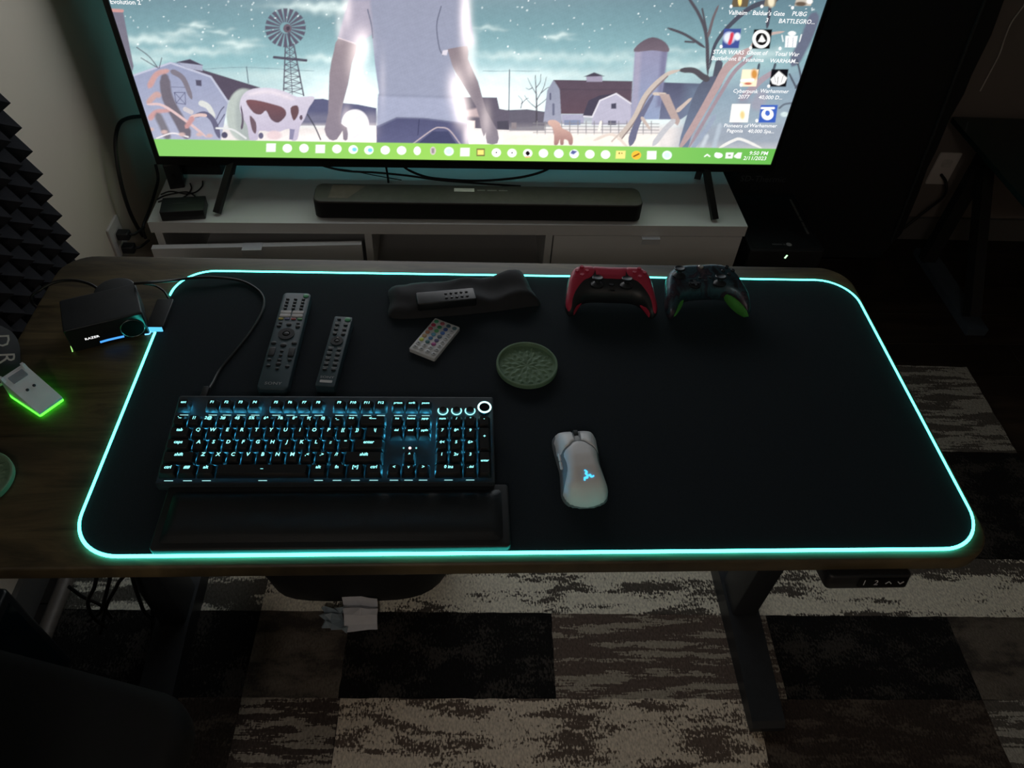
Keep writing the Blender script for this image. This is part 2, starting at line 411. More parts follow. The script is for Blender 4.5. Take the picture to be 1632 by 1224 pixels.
def drawer(x0, x1, yoff, rz, ztop, zrot):
    w = x1-x0
    d = MB().box(0, w, -0.018, 0, 0.055, ztop).build('drawer_front', STANDM, st, (x0, yoff, 0), (0, zrot, rz), smooth=False)
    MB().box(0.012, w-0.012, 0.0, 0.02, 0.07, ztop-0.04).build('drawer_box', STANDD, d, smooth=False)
    hx = w*(0.505 if x0 > 0.5 else 0.475)
    h = MB().box(hx-0.026, hx+0.026, -0.036, -0.002, ztop, ztop+0.0025).box(hx-0.026, hx+0.026, -0.036, -0.0335, ztop-0.016, ztop)
    h.build('tab_handle', HM, d, smooth=False)
drawer(0.004, 0.562, -0.022, math.radians(2.0), SZ-0.058, math.radians(-0.3))
drawer(1.098, SW-0.006, 0.018, 0.0, SZ-0.036, 0.0)

# ------------------------------------------------------------------ television
tvx = np.array([math.cos(TY), math.sin(TY), 0]); tvn = np.array([-math.sin(TY), math.cos(TY), 0]); TV0 = np.array([0, 1.855, 0])
def ontv(px, py, off=0.0):
    d = ray(px, py); p = CAM+d*(((TV0-CAM)@tvn-off)/(d@tvn)); return ((p-TV0)@tvx, p[2])     # (u, z) on the screen plane
(u0, zA), (u1, zB) = ontv(254, 248), ontv(1228, 262)
zs0 = (zA+zB)/2; zs1 = zs0+0.945; SWID = u1-u0
tv = thing('television', 'large flat television with lit farm wallpaper desktop standing on white stand', 'television', (TV0[0], TV0[1], SZ), TY)
def L2(u, z): return (u, 0.0, z-SZ)
BEZ = pm('tv_bezel', (9, 10, 11), 0.35)
b = 0.013; fz0 = zs0-SZ; fz1 = zs1-SZ
fr = MB()
fr.box(u0-b, u1+b, -0.004, 0.03, fz0-0.024, fz0-0.0005).box(u0-b, u1+b, -0.004, 0.03, fz1+0.0005, fz1+b)
fr.box(u0-b, u0-0.0005, -0.004, 0.03, fz0-0.0005, fz1+0.0005).box(u1+0.0005, u1+b, -0.004, 0.03, fz0-0.0005, fz1+0.0005)
fr.build('bezel', BEZ, tv, smooth=False)
MB().box(u0-b+.002, u1+b-.002, 0.004, 0.034, fz0-0.02, fz1+b-.002).build('back_panel', BLACKM, tv, smooth=False)
MB().prism(rrect(1.54, 0.5, 0.03), 0, 0.065, 0.01).build('rear_housing', BLACKM, tv, ((u0+u1)/2, 0.036, fz0+0.31), (math.radians(-90), 0, 0))
MB().box(u0+0.10, u1-0.10, 0.1035, 0.106, fz0+0.20, fz0+0.212).build('backlight_strip', em('backlight_teal', (110, 214, 224), 16.0), tv, smooth=False)
# splayed legs
for (pf, pt, sgn) in (((346, 344), (374, 260), -1), ((1139, 354), (1124, 266), 1)):
    p = atz(pf[0], pf[1], SZ); uf = (p-TV0)@tvx; yf = (p-TV0)@tvn
    ut, zt = ontv(pt[0], pt[1]); zt -= SZ
    lg = MB().bar((uf, yf+.004, 0.006), (ut, 0.02, fz0+0.0), 0.019, 0.012)
    lg.bar((uf, -yf*0.9+0.03, 0.006), (ut, 0.03, fz0+0.0), 0.019, 0.012)
    lg.build('leg', pm('tv_leg_metal', (30, 31, 33), 0.38, 0.3), tv, smooth=False)

# --- the picture on the screen: flat, painted per vertex, giving off light
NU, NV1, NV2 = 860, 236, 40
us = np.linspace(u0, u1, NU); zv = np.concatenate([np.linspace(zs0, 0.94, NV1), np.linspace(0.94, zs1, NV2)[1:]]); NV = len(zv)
UU, ZZ = np.meshgrid(us, zv); UU = UU.ravel(); ZZ = ZZ.ravel()
WP = TV0[None, :]*[1, 1, 0]+UU[:, None]*tvx[None, :]+ZZ[:, None]*np.array([0, 0, 1.0])[None, :]
Q = WP-CAM; dd = Q@AF; X = 816+F_PX*(Q@AR)/dd; Y = 612-F_PX*(Q@AU)/dd
IMG = np.zeros((len(X), 3))
def LC(c): return np.array(lin(c))
def mix(mask, a, col):
    IMG[mask] = IMG[mask]*(1-a[:, None])+np.asarray(col)*a[:, None]
def sel(pts, pad):
    P = np.array(pts, float); lo = P.min(0)-pad; hi = P.max(0)+pad
    return (X > lo[0]) & (X < hi[0]) & (Y > lo[1]) & (Y < hi[1]), P
def poly(pts, col, soft=0.7, alpha=1.0, col2=None):
    m, P = sel(pts, soft+1)
    if not m.any(): return
    sd = pdist(np.stack([X[m], Y[m]], 1), P); a = np.clip(0.5+sd/(2*soft), 0, 1)*alpha
    c = LC(col)
    if col2 is not None:      # second colour towards the bottom: painted shading of the picture
        t = np.clip((Y[m]-P[:, 1].min())/(P[:, 1].max()-P[:, 1].min()), 0, 1)[:, None]
        c = c*(1-t)+LC(col2)*t
    mix(m, a, c)
def stroke(pts, w, col, soft=0.6, alpha=1.0, w2=None, sm=5):
    P = np.array(smooth_open([(p[0], p[1], 0) for p in pts], sm))[:, :2] if sm else np.array(pts, float)
    w2 = w if w2 is None else w2; pad = max(w, w2)/2+soft+1; tap = sm and max(w, w2) >= 4
    m, _ = sel(P, pad)
    if not m.any(): return
    x, yv = X[m], Y[m]; best = np.full(len(x), -1e9); n = len(P)-1
    for i in range(n):
        ax, ay = P[i]; bx, by = P[i+1]; ex, ey = bx-ax, by-ay; l2 = ex*ex+ey*ey+1e-12
        t = np.clip(((x-ax)*ex+(yv-ay)*ey)/l2, 0, 1); d = np.hypot(x-ax-t*ex, yv-ay-t*ey)
        q = (i+t)/n
        best = np.maximum(best, (w+(w2-w)*q)/2*(np.clip(np.sqrt(np.clip(q*(1-q)*9, 0, 1)), 0.12, 1) if tap else 1)-d)
    mix(m, np.clip(0.5+best/(2*soft), 0, 1)*alpha, LC(col))
def ell(cx, cy, rx, ry, col, soft=0.15, alpha=1.0):
    m, _ = sel([(cx-rx*1.5, cy-ry*1.5), (cx+rx*1.5, cy+ry*1.5)], 2)
    if not m.any(): return
    r = np.hypot((X[m]-cx)/rx, (Y[m]-cy)/ry); mix(m, np.clip((1+soft/2-r)/soft, 0, 1)*alpha, LC(col))
def glow(cx, cy, rx, ry, col, amp):
    g = np.exp(-(((X-cx)/rx)**2+((Y-cy)/ry)**2))*amp; global IMG
    IMG = IMG+g[:, None]*np.asarray(col)
# sky
t = np.clip((Y+20)/215, 0, 1)[:, None]; top = LC((92, 132, 146)); midc = LC((140, 190, 197)); hor = LC((226, 240, 240))
IMG[:] = np.where(t < 0.55, top*(1-t/0.55)+midc*(t/0.55), midc*(1-(t-.55)/.45)+hor*((t-.55)/.45))
up = np.clip(-Y/260, 0, 1)[:, None]; IMG = IMG*(1-up)+LC((70, 104, 124))*up
rdark = np.clip((X-950)/380, 0, 1)[:, None]*np.clip(1-Y/200, 0, 1)[:, None]*0.35; IMG = IMG*(1-rdark)+LC((78, 108, 132))*rdark
for (cx, cy, rx, ry, a) in ((235, 63, 55, 7, .7), (290, 52, 30, 5, .5), (312, 41, 16, 5, .75), (300, 82, 70, 6, .6), (382, 70, 26, 7, .75), (355, 50, 14, 4, .5), (505, 10, 60, 7, .7), (540, 15, 40, 8, .5), (520, 93, 40, 6, .6), (225, 95, 50, 9, .5),
        (890, 58, 18, 5, .7), (820, 88, 60, 6, .5), (960, 92, 120, 8, .45), (780, 45, 20, 4, .5), (1100, 105, 90, 8, .5), (870, 120, 160, 9, .5), (1210, 85, 60, 9, .45), (1050, 80, 50, 5, .4), (440, 120, 90, 10, .35)):
    g = np.exp(-(((X-cx+6*np.sin(Y*.6+cx))/rx)**2+((Y-cy+2.0*np.sin(X*.13+cx)+1.2*np.sin(X*.31))/ry)**2))*a; IMG = IMG*(1-g[:, None])+LC((222, 240, 236))*g[:, None]
sr = random.Random(3)
for _ in range(900):
    sx, sy = sr.uniform(185, 1310), sr.uniform(-250, 120)
    if sy > 95 and sr.random() < .6: continue
    if sy > 60 and sr.random() < .45: continue
    ell(sx, sy, sr.choice([.8, .9, 1.0, 1.1, 1.3, 1.7]), sr.choice([.9, 1.0, 1.2, 1.6]), (236, 246, 246), 0.8, sr.uniform(.45, 1))
glow(560, 150, 80, 50, LC((255, 250, 248)), 0.4); glow(790, 150, 100, 45, LC((255, 250, 248)), 0.35)
glow(650, -190, 420, 95, LC((250, 246, 244)), 5.0)      # strong glow added to the unseen upper picture to light the room
# far hills and ground
poly([(490, 158), (515, 157), (540, 163), (570, 166), (600, 172), (600, 200), (470, 200)], (102, 104, 140))
poly([(470, 182), (640, 180), (1000, 182), (1000, 196), (470, 196)], (140, 138, 160), 5, .6)
poly([(780, 180), (810, 175), (840, 174), (870, 178), (890, 200), (780, 205)], (106, 104, 122))
poly([(180, 200), (1320, 200), (1320, 262), (180, 262)], (226, 218, 216), 6)
glow(700, 222, 260, 14, LC((255, 240, 232)), .35)
# left barn
poly([(210, 121), (272, 99), (300, 102), (336, 123), (364, 162), (352, 224), (236, 224)], (152, 160, 192), col2=(176, 180, 206))
poly([(280, 99), (320, 110), (414, 139), (420, 152), (362, 160), (336, 122)], (98, 88, 108))
stroke([(210, 121), (272, 100), (336, 122), (364, 163)], 3, (190, 194, 216), sm=0)
poly([(282, 98), (303, 94), (323, 103), (323, 113), (296, 108)], (168, 172, 196)); poly([(281, 99), (303, 94), (324, 104), (300, 101)], (84, 80, 100))
poly([(312, 127), (321, 127.5), (321.5, 137), (313, 136)], (96, 92, 116))
stroke([(278, 147), (295, 147), (296, 166), (281, 164), (278, 147)], 1.2, (110, 112, 146), sm=0); stroke([(278, 147), (296, 166)], 1, (110, 112, 146), sm=0); stroke([(295, 147), (281, 164)], 1, (110, 112, 146), sm=0)
stroke([(273, 138), (300, 139)], 1, (120, 122, 152), sm=0)
stroke([(323, 110), (393, 107), (500, 113)], .9, (120, 150, 162), alpha=.8); stroke([(393, 106), (396, 132)], 1.3, (92, 104, 122), sm=0)
poly([(176, 15), (196, 17), (213, 105), (211, 115)], (128, 124, 142)); stroke([(177, 16), (195, 17)], 5, (210, 150, 146), sm=0)
# windmill
stroke([(455, 70), (452, 148)], 2, (98, 94, 112), sm=0); stroke([(468, 70), (484, 152)], 2.2, (98, 94, 112), sm=0); stroke([(461, 72), (466, 150)], 1.2, (104, 100, 118), sm=0)
for k in range(8):
    y0, y1 = 74+k*9.6, 74+(k+1)*9.6; xl = lambda q: 455-(q-70)*.04; xr = lambda q: 468+(q-70)*.195
    stroke([(xl(y0), y0), (xr(y1), y1)], 1.1, (104, 100, 118), sm=0); stroke([(xr(y0), y0), (xl(y1), y1)], 1.1, (104, 100, 118), sm=0); stroke([(xl(y0), y0), (xr(y0), y0)], 1, (104, 100, 118), sm=0)
stroke([(437, 91), (488, 96)], 4.2, (94, 90, 108), sm=0)
for k in range(20):
    a = 2*math.pi*k/20; c0, s0 = math.cos(a-.105), math.sin(a-.105); c1, s1 = math.cos(a+.105), math.sin(a+.105)
    poly([(455+9*c0, 44+9*s0), (455+32.5*c0, 44+31*s0), (455+32.5*c1, 44+31*s1), (455+9*c1, 44+9*s1)], (104, 100, 120))
ell(458, 45, 6.5, 7, (120, 104, 118)); ell(459, 45, 3, 3.5, (86, 76, 92)); stroke([(461, 52), (462, 72)], 3, (96, 92, 110), sm=0)
# cow with pale round bale behind
ell(388, 183, 27, 42, (186, 196, 190), .1); ell(395, 185, 20, 40, (170, 180, 178), .3)
poly(smooth_closed([(382, 166), (388, 150), (404, 141), (432, 140), (456, 146), (474, 154), (499, 153), (500, 160), (492, 172), (486, 188), (478, 202), (474, 222), (463, 222), (461, 205), (440, 211), (414, 208), (411, 222), (398, 222), (394, 200), (385, 184)], 3), (214, 206, 222), col2=(196, 186, 210))
poly(smooth_closed([(392, 161), (406, 159), (436, 166), (452, 172), (456, 183), (444, 195), (432, 190), (424, 176), (416, 182), (404, 179)], 3), (138, 92, 98), col2=(112, 88, 100))
poly(smooth_closed([(463, 172), (474, 168), (476, 180), (468, 192)], 3), (120, 88, 94)); poly(smooth_closed([(398, 184), (408, 195), (408, 212), (402, 207)], 3), (124, 100, 112)); ell(480, 187, 2.4, 4, (116, 96, 112))
stroke([(384, 168), (387, 190), (385, 206)], 2, (110, 98, 116), w2=4); stroke([(396, 150), (430, 146), (468, 158)], 5, (236, 222, 230), 3, .8)
ell(437, 215, 12, 7, (232, 206, 210), .4); stroke([(490, 182), (502, 202), (511, 222)], 2, (84, 84, 102)); poly([(462, 205), (470, 206), (467, 222), (461, 222)], (146, 142, 176))
# corn leaves left
GR = (122, 114, 128)
stroke([(262, 116), (267, 155), (288, 195), (300, 219)], 17, GR, w2=18, soft=1.5); stroke([(272, 112), (292, 125), (306, 158)], 9, (136, 128, 142), w2=7)
stroke([(237, 140), (250, 118), (270, 112)], 10, (208, 158, 154), w2=7, soft=1.5); stroke([(235, 165), (248, 151), (254, 152)], 9, (204, 164, 160), soft=1.5)
stroke([(238, 190), (250, 178), (272, 176)], 10, (206, 156, 156), w2=5, soft=1.5); stroke([(234, 166), (260, 168), (300, 195), (330, 219)], 4, (224, 190, 190)); stroke([(250, 180), (262, 205), (268, 220)], 12, (132, 128, 140), soft=2)
stroke([(318, 163), (332, 170), (342, 188)], 10, (214, 216, 212), w2=7); stroke([(308, 186), (326, 181), (340, 192), (350, 220)], 7, (112, 110, 140), w2=9); stroke([(303, 186), (318, 183), (330, 184)], 5, (226, 192, 186))
stroke([(308, 186), (296, 204)], 9, (206, 150, 150), w2=7, soft=1.5); stroke([(292, 172), (308, 180)], 7, (206, 198, 202))
stroke([(250, 220), (275, 212), (300, 218)], 2.4, (232, 224, 228)); stroke([(345, 204), (370, 206), (392, 220)], 3, (222, 224, 224)); stroke([(345, 190), (352, 176), (357, 170)], 1.5, (96, 94, 124)); stroke([(347, 200), (358, 182)], 1.5, (96, 94, 124))
stroke([(218, 75), (238, 90), (252, 108)], 1.3, (96, 92, 106)); stroke([(225, 92), (250, 107)], 1.2, (96, 92, 106)); stroke([(258, 92), (254, 108)], 1.2, (96, 92, 106))
for (x_, y_) in ((240, 206), (262, 210), (318, 214), (334, 216), (290, 214)): ell(x_, y_, 5, 3, (212, 178, 174), .8)
ell(358, 215, 5, 5, (96, 92, 118), .3); ell(416, 216, 4, 5, (112, 108, 140), .3)
# white round animal behind arm
ell(566, 198, 22, 24, (240, 236, 240), .1)
# right-hand houses, poles, tree, fence
poly([(731, 154), (792, 155), (796, 173), (812, 176), (812, 207), (740, 203)], (112, 104, 122)); poly([(742, 176), (760, 172), (764, 186), (744, 186)], (200, 176, 178), 2); poly([(745, 192), (757, 192), (757, 204), (745, 204)], (250, 226, 220)); poly([(792, 193), (810, 192), (811, 206), (793, 206)], (92, 88, 104)); poly([(815, 195), (823, 195), (823, 205), (815, 205)], (246, 220, 206))
poly([(812, 178), (840, 174), (868, 180), (868, 208), (812, 208)], (116, 110, 126), 1, .8)
stroke([(812, 111), (811, 176)], 1.6, (98, 98, 114), sm=0); stroke([(770, 113), (860, 113)], .8, (140, 170, 178), sm=0)
stroke([(855, 196), (855, 160), (853, 120)], 3, (92, 86, 98), w2=1)
for (a_, b_, c_) in (((855, 160), (866, 140), (871, 122)), ((855, 150), (846, 135), (841, 124)), ((855, 170), (868, 160), (878, 148)), ((855, 172), (843, 162), (836, 152)), ((854, 140), (861, 130), (862, 118)), ((862, 148), (872, 140), (880, 138)), ((848, 140), (843, 142), (838, 140)), ((830, 172), (832, 160), (826, 152)), ((831, 165), (838, 158), (842, 156))): stroke([a_, b_, c_], 1.4, (104, 98, 110), w2=.6)
poly([(866, 194), (872, 144), (882, 127), (893, 142), (895, 196)], (150, 156, 178), col2=(166, 168, 190)); poly([(882, 127), (1008, 129), (1006, 182), (894, 181), (892, 142)], (104, 88, 104), col2=(112, 88, 102)); stroke([(892, 142), (1008, 143)], 2, (92, 80, 96), alpha=.5, sm=0)
poly([(895, 182), (931, 182), (930, 197), (896, 197)], (176, 174, 200)); poly([(899, 191), (925, 191), (925, 199), (899, 199)], (140, 152, 184))
poly([(928, 186), (938, 160), (955, 152), (982, 148), (950, 184)], (86, 80, 100)); poly([(943, 199), (944, 186), (956, 160), (982, 149), (1005, 164), (1010, 198)], (190, 186, 208)); stroke([(930, 185), (944, 186), (956, 160), (982, 149), (1006, 165)], 2.4, (224, 220, 230), sm=0); poly([(974, 165), (982, 164), (982, 173), (974, 173)], (88, 86, 108)); poly([(969, 192), (982, 192), (982, 199), (969, 199)], (110, 108, 130))
poly([(934, 121), (960, 121), (960, 130), (935, 130)], (166, 158, 182)); poly([(930, 122), (947, 115), (963, 121)], (86, 80, 98)); stroke([(877, 149), (877, 158)], 2.5, (98, 100, 128), sm=0); stroke([(882, 166), (882, 182)], 3.5, (116, 120, 146), sm=0)
poly([(1056, 131), (1120, 133), (1128, 160), (1085, 190), (1050, 190)], (94, 96, 124), col2=(120, 126, 156))
for k in range(4): stroke([(850, 196+k*5), (1050, 197+k*5)], 1.3, (150, 148, 152), alpha=.8, sm=0)
for k in range(15): stroke([(856+k*13, 193), (856+k*13, 214)], 1.6, (150, 146, 152), alpha=.85, sm=0)
poly([(800, 213), (1050, 214), (1050, 232), (800, 232)], (250, 238, 226), 3)
# small dog
poly(smooth_closed([(874, 192), (884, 191), (892, 196), (896, 204), (908, 210), (913, 220), (912, 230), (907, 230), (905, 224), (899, 222), (898, 230), (893, 230), (892, 222), (889, 230), (883, 230), (883, 216), (880, 203), (874, 198)], 3), (226, 184, 168), col2=(176, 128, 124))
# silo
poly([(1012, 80), (1064, 80), (1058, 130), (1050, 190), (1005, 190)], (154, 152, 184), col2=(150, 166, 200)); poly([(1012, 80), (1022, 80), (1016, 190), (1005, 190)], (176, 168, 192), 3, .7); poly([(1054, 80), (1064, 80), (1054, 170), (1046, 170)], (124, 122, 158), 3, .7)
poly(smooth_closed([(1010, 82), (1020, 68), (1040, 59), (1060, 67), (1066, 82), (1040, 80)], 3), (112, 98, 112), col2=(128, 112, 126))
# corn leaves right
poly([(1100, 140), (1320, 100), (1250, 240), (1080, 240)], (124, 148, 172), 16, .75)
BR = (92, 88, 98)
stroke([(1093, -10), (1115, 25), (1126, 60), (1128, 120)], 5, BR, w2=6); stroke([(1063, 44), (1092, 55), (1124, 76)], 4, BR, w2=5); stroke([(1092, 66), (1106, 67)], 3, BR); stroke([(1119, 14), (1126, 48)], 3, BR); stroke([(1145, 8), (1136, 30), (1128, 60)], 3.2, (120, 108, 114), w2=5)
stroke([(1130, 110), (1140, 70), (1165, 38), (1200, 10), (1240, 0)], 4, (84, 88, 104), w2=9); stroke([(1222, 45), (1226, 20), (1228, -5)], 5, (84, 84, 100)); stroke([(1140, 130), (1147, 95)], 12, (92, 96, 112)); stroke([(1300, 20), (1285, 60), (1262, 105)], 18, (110, 118, 142), soft=2); stroke([(1270, 95), (1276, 125), (1268, 140)], 3, (88, 96, 112)); stroke([(1205, 130), (1210, 100)], 4, (84, 96, 110)); stroke([(1230, 120), (1236, 100)], 4, (84, 96, 110)); stroke([(1258, 118), (1268, 138)], 3, (88, 96, 112))
poly(smooth_closed([(1082, 232), (1096, 180), (1110, 142), (1126, 124), (1144, 122), (1150, 135), (1128, 165), (1104, 210), (1096, 236)], 3), (98, 104, 126), col2=(122, 138, 166))
stroke([(1082, 112), (1105, 112), (1120, 122), (1128, 126)], 8, (94, 90, 98), w2=12)
stroke([(985, 222), (1010, 190), (1030, 150), (1060, 120), (1084, 111)], 10, (206, 190, 178), w2=5); stroke([(990, 222), (1014, 190), (1034, 152), (1064, 121)], 2, (150, 132, 130)); stroke([(1004, 232), (1014, 200), (1030, 170), (1042, 150)], 13, (118, 120, 150), w2=4)
stroke([(1040, 149), (1062, 150)], 5, (214, 196, 182)); poly([(1050, 149), (1066, 150), (1084, 192), (1080, 200), (1072, 194)], (190, 166, 160)); stroke([(1078, 178), (1102, 156)], 7, (208, 188, 176), w2=4); stroke([(1022, 186), (1036, 206)], 6, (206, 186, 176), w2=4); stroke([(1040, 232), (1060, 206), (1076, 190)], 9, (198, 198, 204), w2=8)
stroke([(1082, 238), (1108, 196), (1140, 140), (1160, 106), (1196, 76)], 9, (190, 160, 160), w2=14); stroke([(1096, 238), (1124, 190), (1150, 146), (1172, 112), (1200, 88)], 5, (168, 148, 160), w2=6); stroke([(1196, 74), (1222, 56), (1250, 50)], 8, (200, 176, 168), w2=3); stroke([(1180, 160), (1210, 130), (1236, 112)], 12, (176, 154, 166), w2=7, alpha=.9)
stroke([(1100, 240), (1126, 206), (1140, 182)], 7, (156, 170, 192)); stroke([(1116, 240), (1128, 214)], 6, (196, 206, 216), soft=2); stroke([(1136, 240), (1148, 196)], 7, (180, 194, 208), soft=2); stroke([(1190, 150), (1170, 200)], 18, (150, 152, 172), soft=5, alpha=.7); stroke([(1204, 170), (1215, 150)], 20, (166, 160, 178), soft=4, alpha=.7)
stroke([(1145, 236), (1168, 224), (1182, 222), (1214, 236)], 4.5, (232, 230, 226)); stroke([(945, 224), (976, 214), (1000, 234)], 4.5, (232, 214, 202)); stroke([(975, 225), (1005, 195)], 2.5, (206, 190, 180)); stroke([(958, 192), (954, 210)], 4, (244, 236, 226))
stroke([(1242, 172), (1250, 166), (1262, 164)], 3, (110, 124, 140)); ell(1250, 182, 6, 4, (204, 224, 226), .6)
# man seen from behind: jeans, arms, shirt
poly([(600, 200), (632, 186), (676, 187), (744, 195), (748, 232), (600, 230)], (92, 94, 132), col2=(108, 110, 150)); stroke([(658, 229), (690, 206), (702, 203), (716, 207), (734, 230)], 2, (196, 178, 186)); stroke([(668, 190), (666, 215)], 1.2, (70, 72, 108), sm=0); poly([(664, 230), (690, 209), (714, 209), (728, 230)], (80, 84, 122))
poly(smooth_closed([(540, 60), (569, 70), (561, 100), (555, 134), (545, 172), (543, 196), (553, 203), (554, 222), (547, 222), (546, 208), (537, 222), (525, 222), (517, 206), (523, 180), (525, 118), (532, 82)], 2), (158, 142, 150), col2=(148, 136, 152))
poly(smooth_closed([(711, 78), (745, 73), (746, 94), (762, 130), (775, 176), (793, 208), (793, 228), (776, 228), (774, 211), (771, 218), (766, 200), (760, 172), (735, 130), (722, 108)], 2), (150, 134, 142), col2=(146, 136, 150))
poly([(585, -120), (716, -120), (745, -10), (756, 70), (713, 78), (722, 108), (731, 130), (738, 160), (745, 196), (676, 187), (632, 186), (601, 200), (602, 156), (604, 148), (598, 104), (593, 55), (569, 70), (539, 60), (556, 0), (575, -90)], (152, 156, 178), col2=(160, 166, 192))
poly([(604, 152), (738, 158), (745, 196), (676, 187), (632, 186), (602, 200)], (170, 176, 204), 4, .8); poly([(556, 0), (590, 0), (594, 52), (569, 70), (539, 60)], (182, 172, 190), 3, .8)
stroke([(586, 15), (592, 40), (594, 60)], 2, (120, 124, 148)); stroke([(703, 10), (696, 40), (700, 75), (706, 88)], 1.8, (112, 116, 140)); poly([(706, 80), (714, 79), (712, 88), (704, 87)], (222, 214, 226)); stroke([(539, 60), (569, 70)], 1.5, (226, 206, 212), sm=0)
stroke([(604, 151), (735, 155)], 3, (138, 144, 170), 2, .5, sm=0)
# head and shoulders, above the frame of the photograph
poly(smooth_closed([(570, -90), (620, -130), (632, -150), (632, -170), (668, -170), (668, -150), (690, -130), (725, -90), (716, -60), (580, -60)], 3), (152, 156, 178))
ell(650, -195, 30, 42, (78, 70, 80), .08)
IMG = np.where(IMG < 1, IMG**1.12, IMG)
brush = 1+0.03*np.sin(X*.21+2.1*np.sin(Y*.17))*np.sin(Y*.33+1.7*np.sin(X*.11))+0.02*np.sin(X*.9+Y*.5)*np.sin(Y*.8-X*.3)+RNG.normal(0, .012, len(X))      # brushwork of the painted wallpaper
lum = (IMG@np.array([.2126, .7152, .0722]))[:, None]
IMG = (IMG*0.76+lum*0.24)*brush[:, None]*0.93
# bright rim light of the picture round the figure
PK = LC((255, 238, 232))
for (cx, cy, rx, ry, a) in ((578, 72, 15, 22, 1.3), (568, 100, 16, 34, .8), (553, 12, 9, 30, .7), (541, 42, 7, 20, .6), (742, 30, 10, 50, 1.6), (752, 65, 9, 18, .9), (727, 140, 14, 26, 1.5), (736, 175, 13, 25, 1.7), (745, 215, 8, 22, 1.4), (751, 105, 10, 22, .7), (552, 185, 9, 16, .7), (775, 190, 9, 26, .5), (590, 205, 14, 20, .35), (610, 130, 6, 40, .25)): glow(cx, cy, rx*.85, ry, PK, a*.5)
# taskbar
tbz = zs0+0.049
mk = ZZ < tbz+0.0012; a = np.clip((tbz+.0012-ZZ[mk])/.0024, 0, 1)
tt = np.clip((UU[mk]-u0)/(u1-u0), 0, 1)[:, None]; gcol = LC((140, 214, 112))*(1-np.abs(tt-.45)*.0)+0
gx_ = np.exp(-((tt-.5)/.28)**2); gcol = LC((126, 190, 98))*(1-gx_)+LC((150, 204, 92))*gx_; rr = np.clip((tt-.72)/.28, 0, 1); gcol = gcol*(1-rr)+LC((98, 172, 76))*rr
IMG[mk] = IMG[mk]*(1-a[:, None])+gcol*a[:, None]
WH = (252, 252, 250)
icons = [(432, 235, 'w'), (458, 236, 'o'), (484.5, 236, 'o'), (510.5, 237, 'w'), (537, 237, 'r'), (563, 238, 'b'), (588, 239, 'b'), (614, 239, 'o'), (640, 239.5, 'o'), (665, 240, 'e'), (690, 240, 'g'), (715.5, 241, 'c'), (741, 242, 'w'), (766, 242.5, 'y'), (791, 243, 'k'), (816, 243.5, 'k'), (841, 244, 'd'), (866, 244, 'o'), (890.5, 244.5, 's'), (915, 245, 's2'), (940, 245.5, 'o'), (965, 246, 'o'), (989, 246, 'f'), (1014, 247, 'a'), (1038.5, 247, 'w'), (1063, 247, 'c')]
for x_, y_, k in icons:
    if k == 'w': poly([(x_-7, y_-6.5), (x_+7.5, y_-6.5), (x_+7, y_+6.5), (x_-7.5, y_+6.5)], WH, .9)
    elif k == 'y': poly([(x_-6.5, y_-6), (x_+6.5, y_-6), (x_+6.5, y_+6), (x_-6.5, y_+6)], (104, 84, 60)); poly([(x_-5, y_-4), (x_+5, y_-4), (x_+5, y_+4), (x_-5, y_+4)], (236, 222, 120))
    elif k == 'f': poly([(x_-7, y_-6), (x_+8, y_-6), (x_+7, y_+6.5), (x_-8, y_+6.5)], (240, 222, 132), .9); ell(x_-2, y_-2, 1, 1.3, (120, 100, 50)); ell(x_+2, y_-2, 1, 1.3, (120, 100, 50))
    elif k == 'a': ell(x_, y_, 7.5, 6.8, (248, 184, 60)); stroke([(x_-4, y_+2), (x_+4, y_-2)], 2.4, (120, 80, 30), sm=0)
    elif k == 'g': ell(x_, y_, 4.6, 6.5, (206, 196, 190)); poly([(x_-2.5, y_-4), (x_+2.5, y_-4), (x_+2, y_+4), (x_-2, y_+4)], (150, 138, 142))
    else:
        ell(x_, y_, 7.3 if k != 'e' else 5.6, 6.8, WH)
        if k == 'b': ell(x_+2, y_, 4, 3.4, (120, 206, 226), .6)
        if k == 'c': ell(x_, y_, 6.2, 5.6, (206, 246, 250), .8)
        if k == 'k': ell(x_, y_, 1.1, 1.2, (70, 66, 60)); 
        if k == 'd': ell(x_, y_, 3.2, 3.6, (26, 20, 22)); stroke([(x_-3, y_+6), (x_+3, y_+5.5)], 2, (252, 170, 120), sm=0)
        if k in ('s', 's2'): ell(x_, y_, 6.4, 6, (226, 238, 250), .5)
        if k == 's2': poly([(x_-6, y_-1), (x_-3, y_-6), (x_+5, y_-4), (x_-1, y_+1)], (88, 96, 150))
stroke([(1123, 249), (1127, 246), (1131, 249)], 1.8, WH, sm=0); ell(1145, 247.5, 6.5, 4.2, WH); ell(1142, 245.5, 3, 3, WH); poly([(1157, 243), (1169, 243), (1167, 252), (1156, 252)], WH); poly([(1160, 246), (1165, 246), (1164.5, 249), (1160, 249)], (130, 150, 120)); poly([(1170, 248), (1176, 243), (1182, 243), (1180, 252), (1175, 252), (1170, 250)], WH, .9)
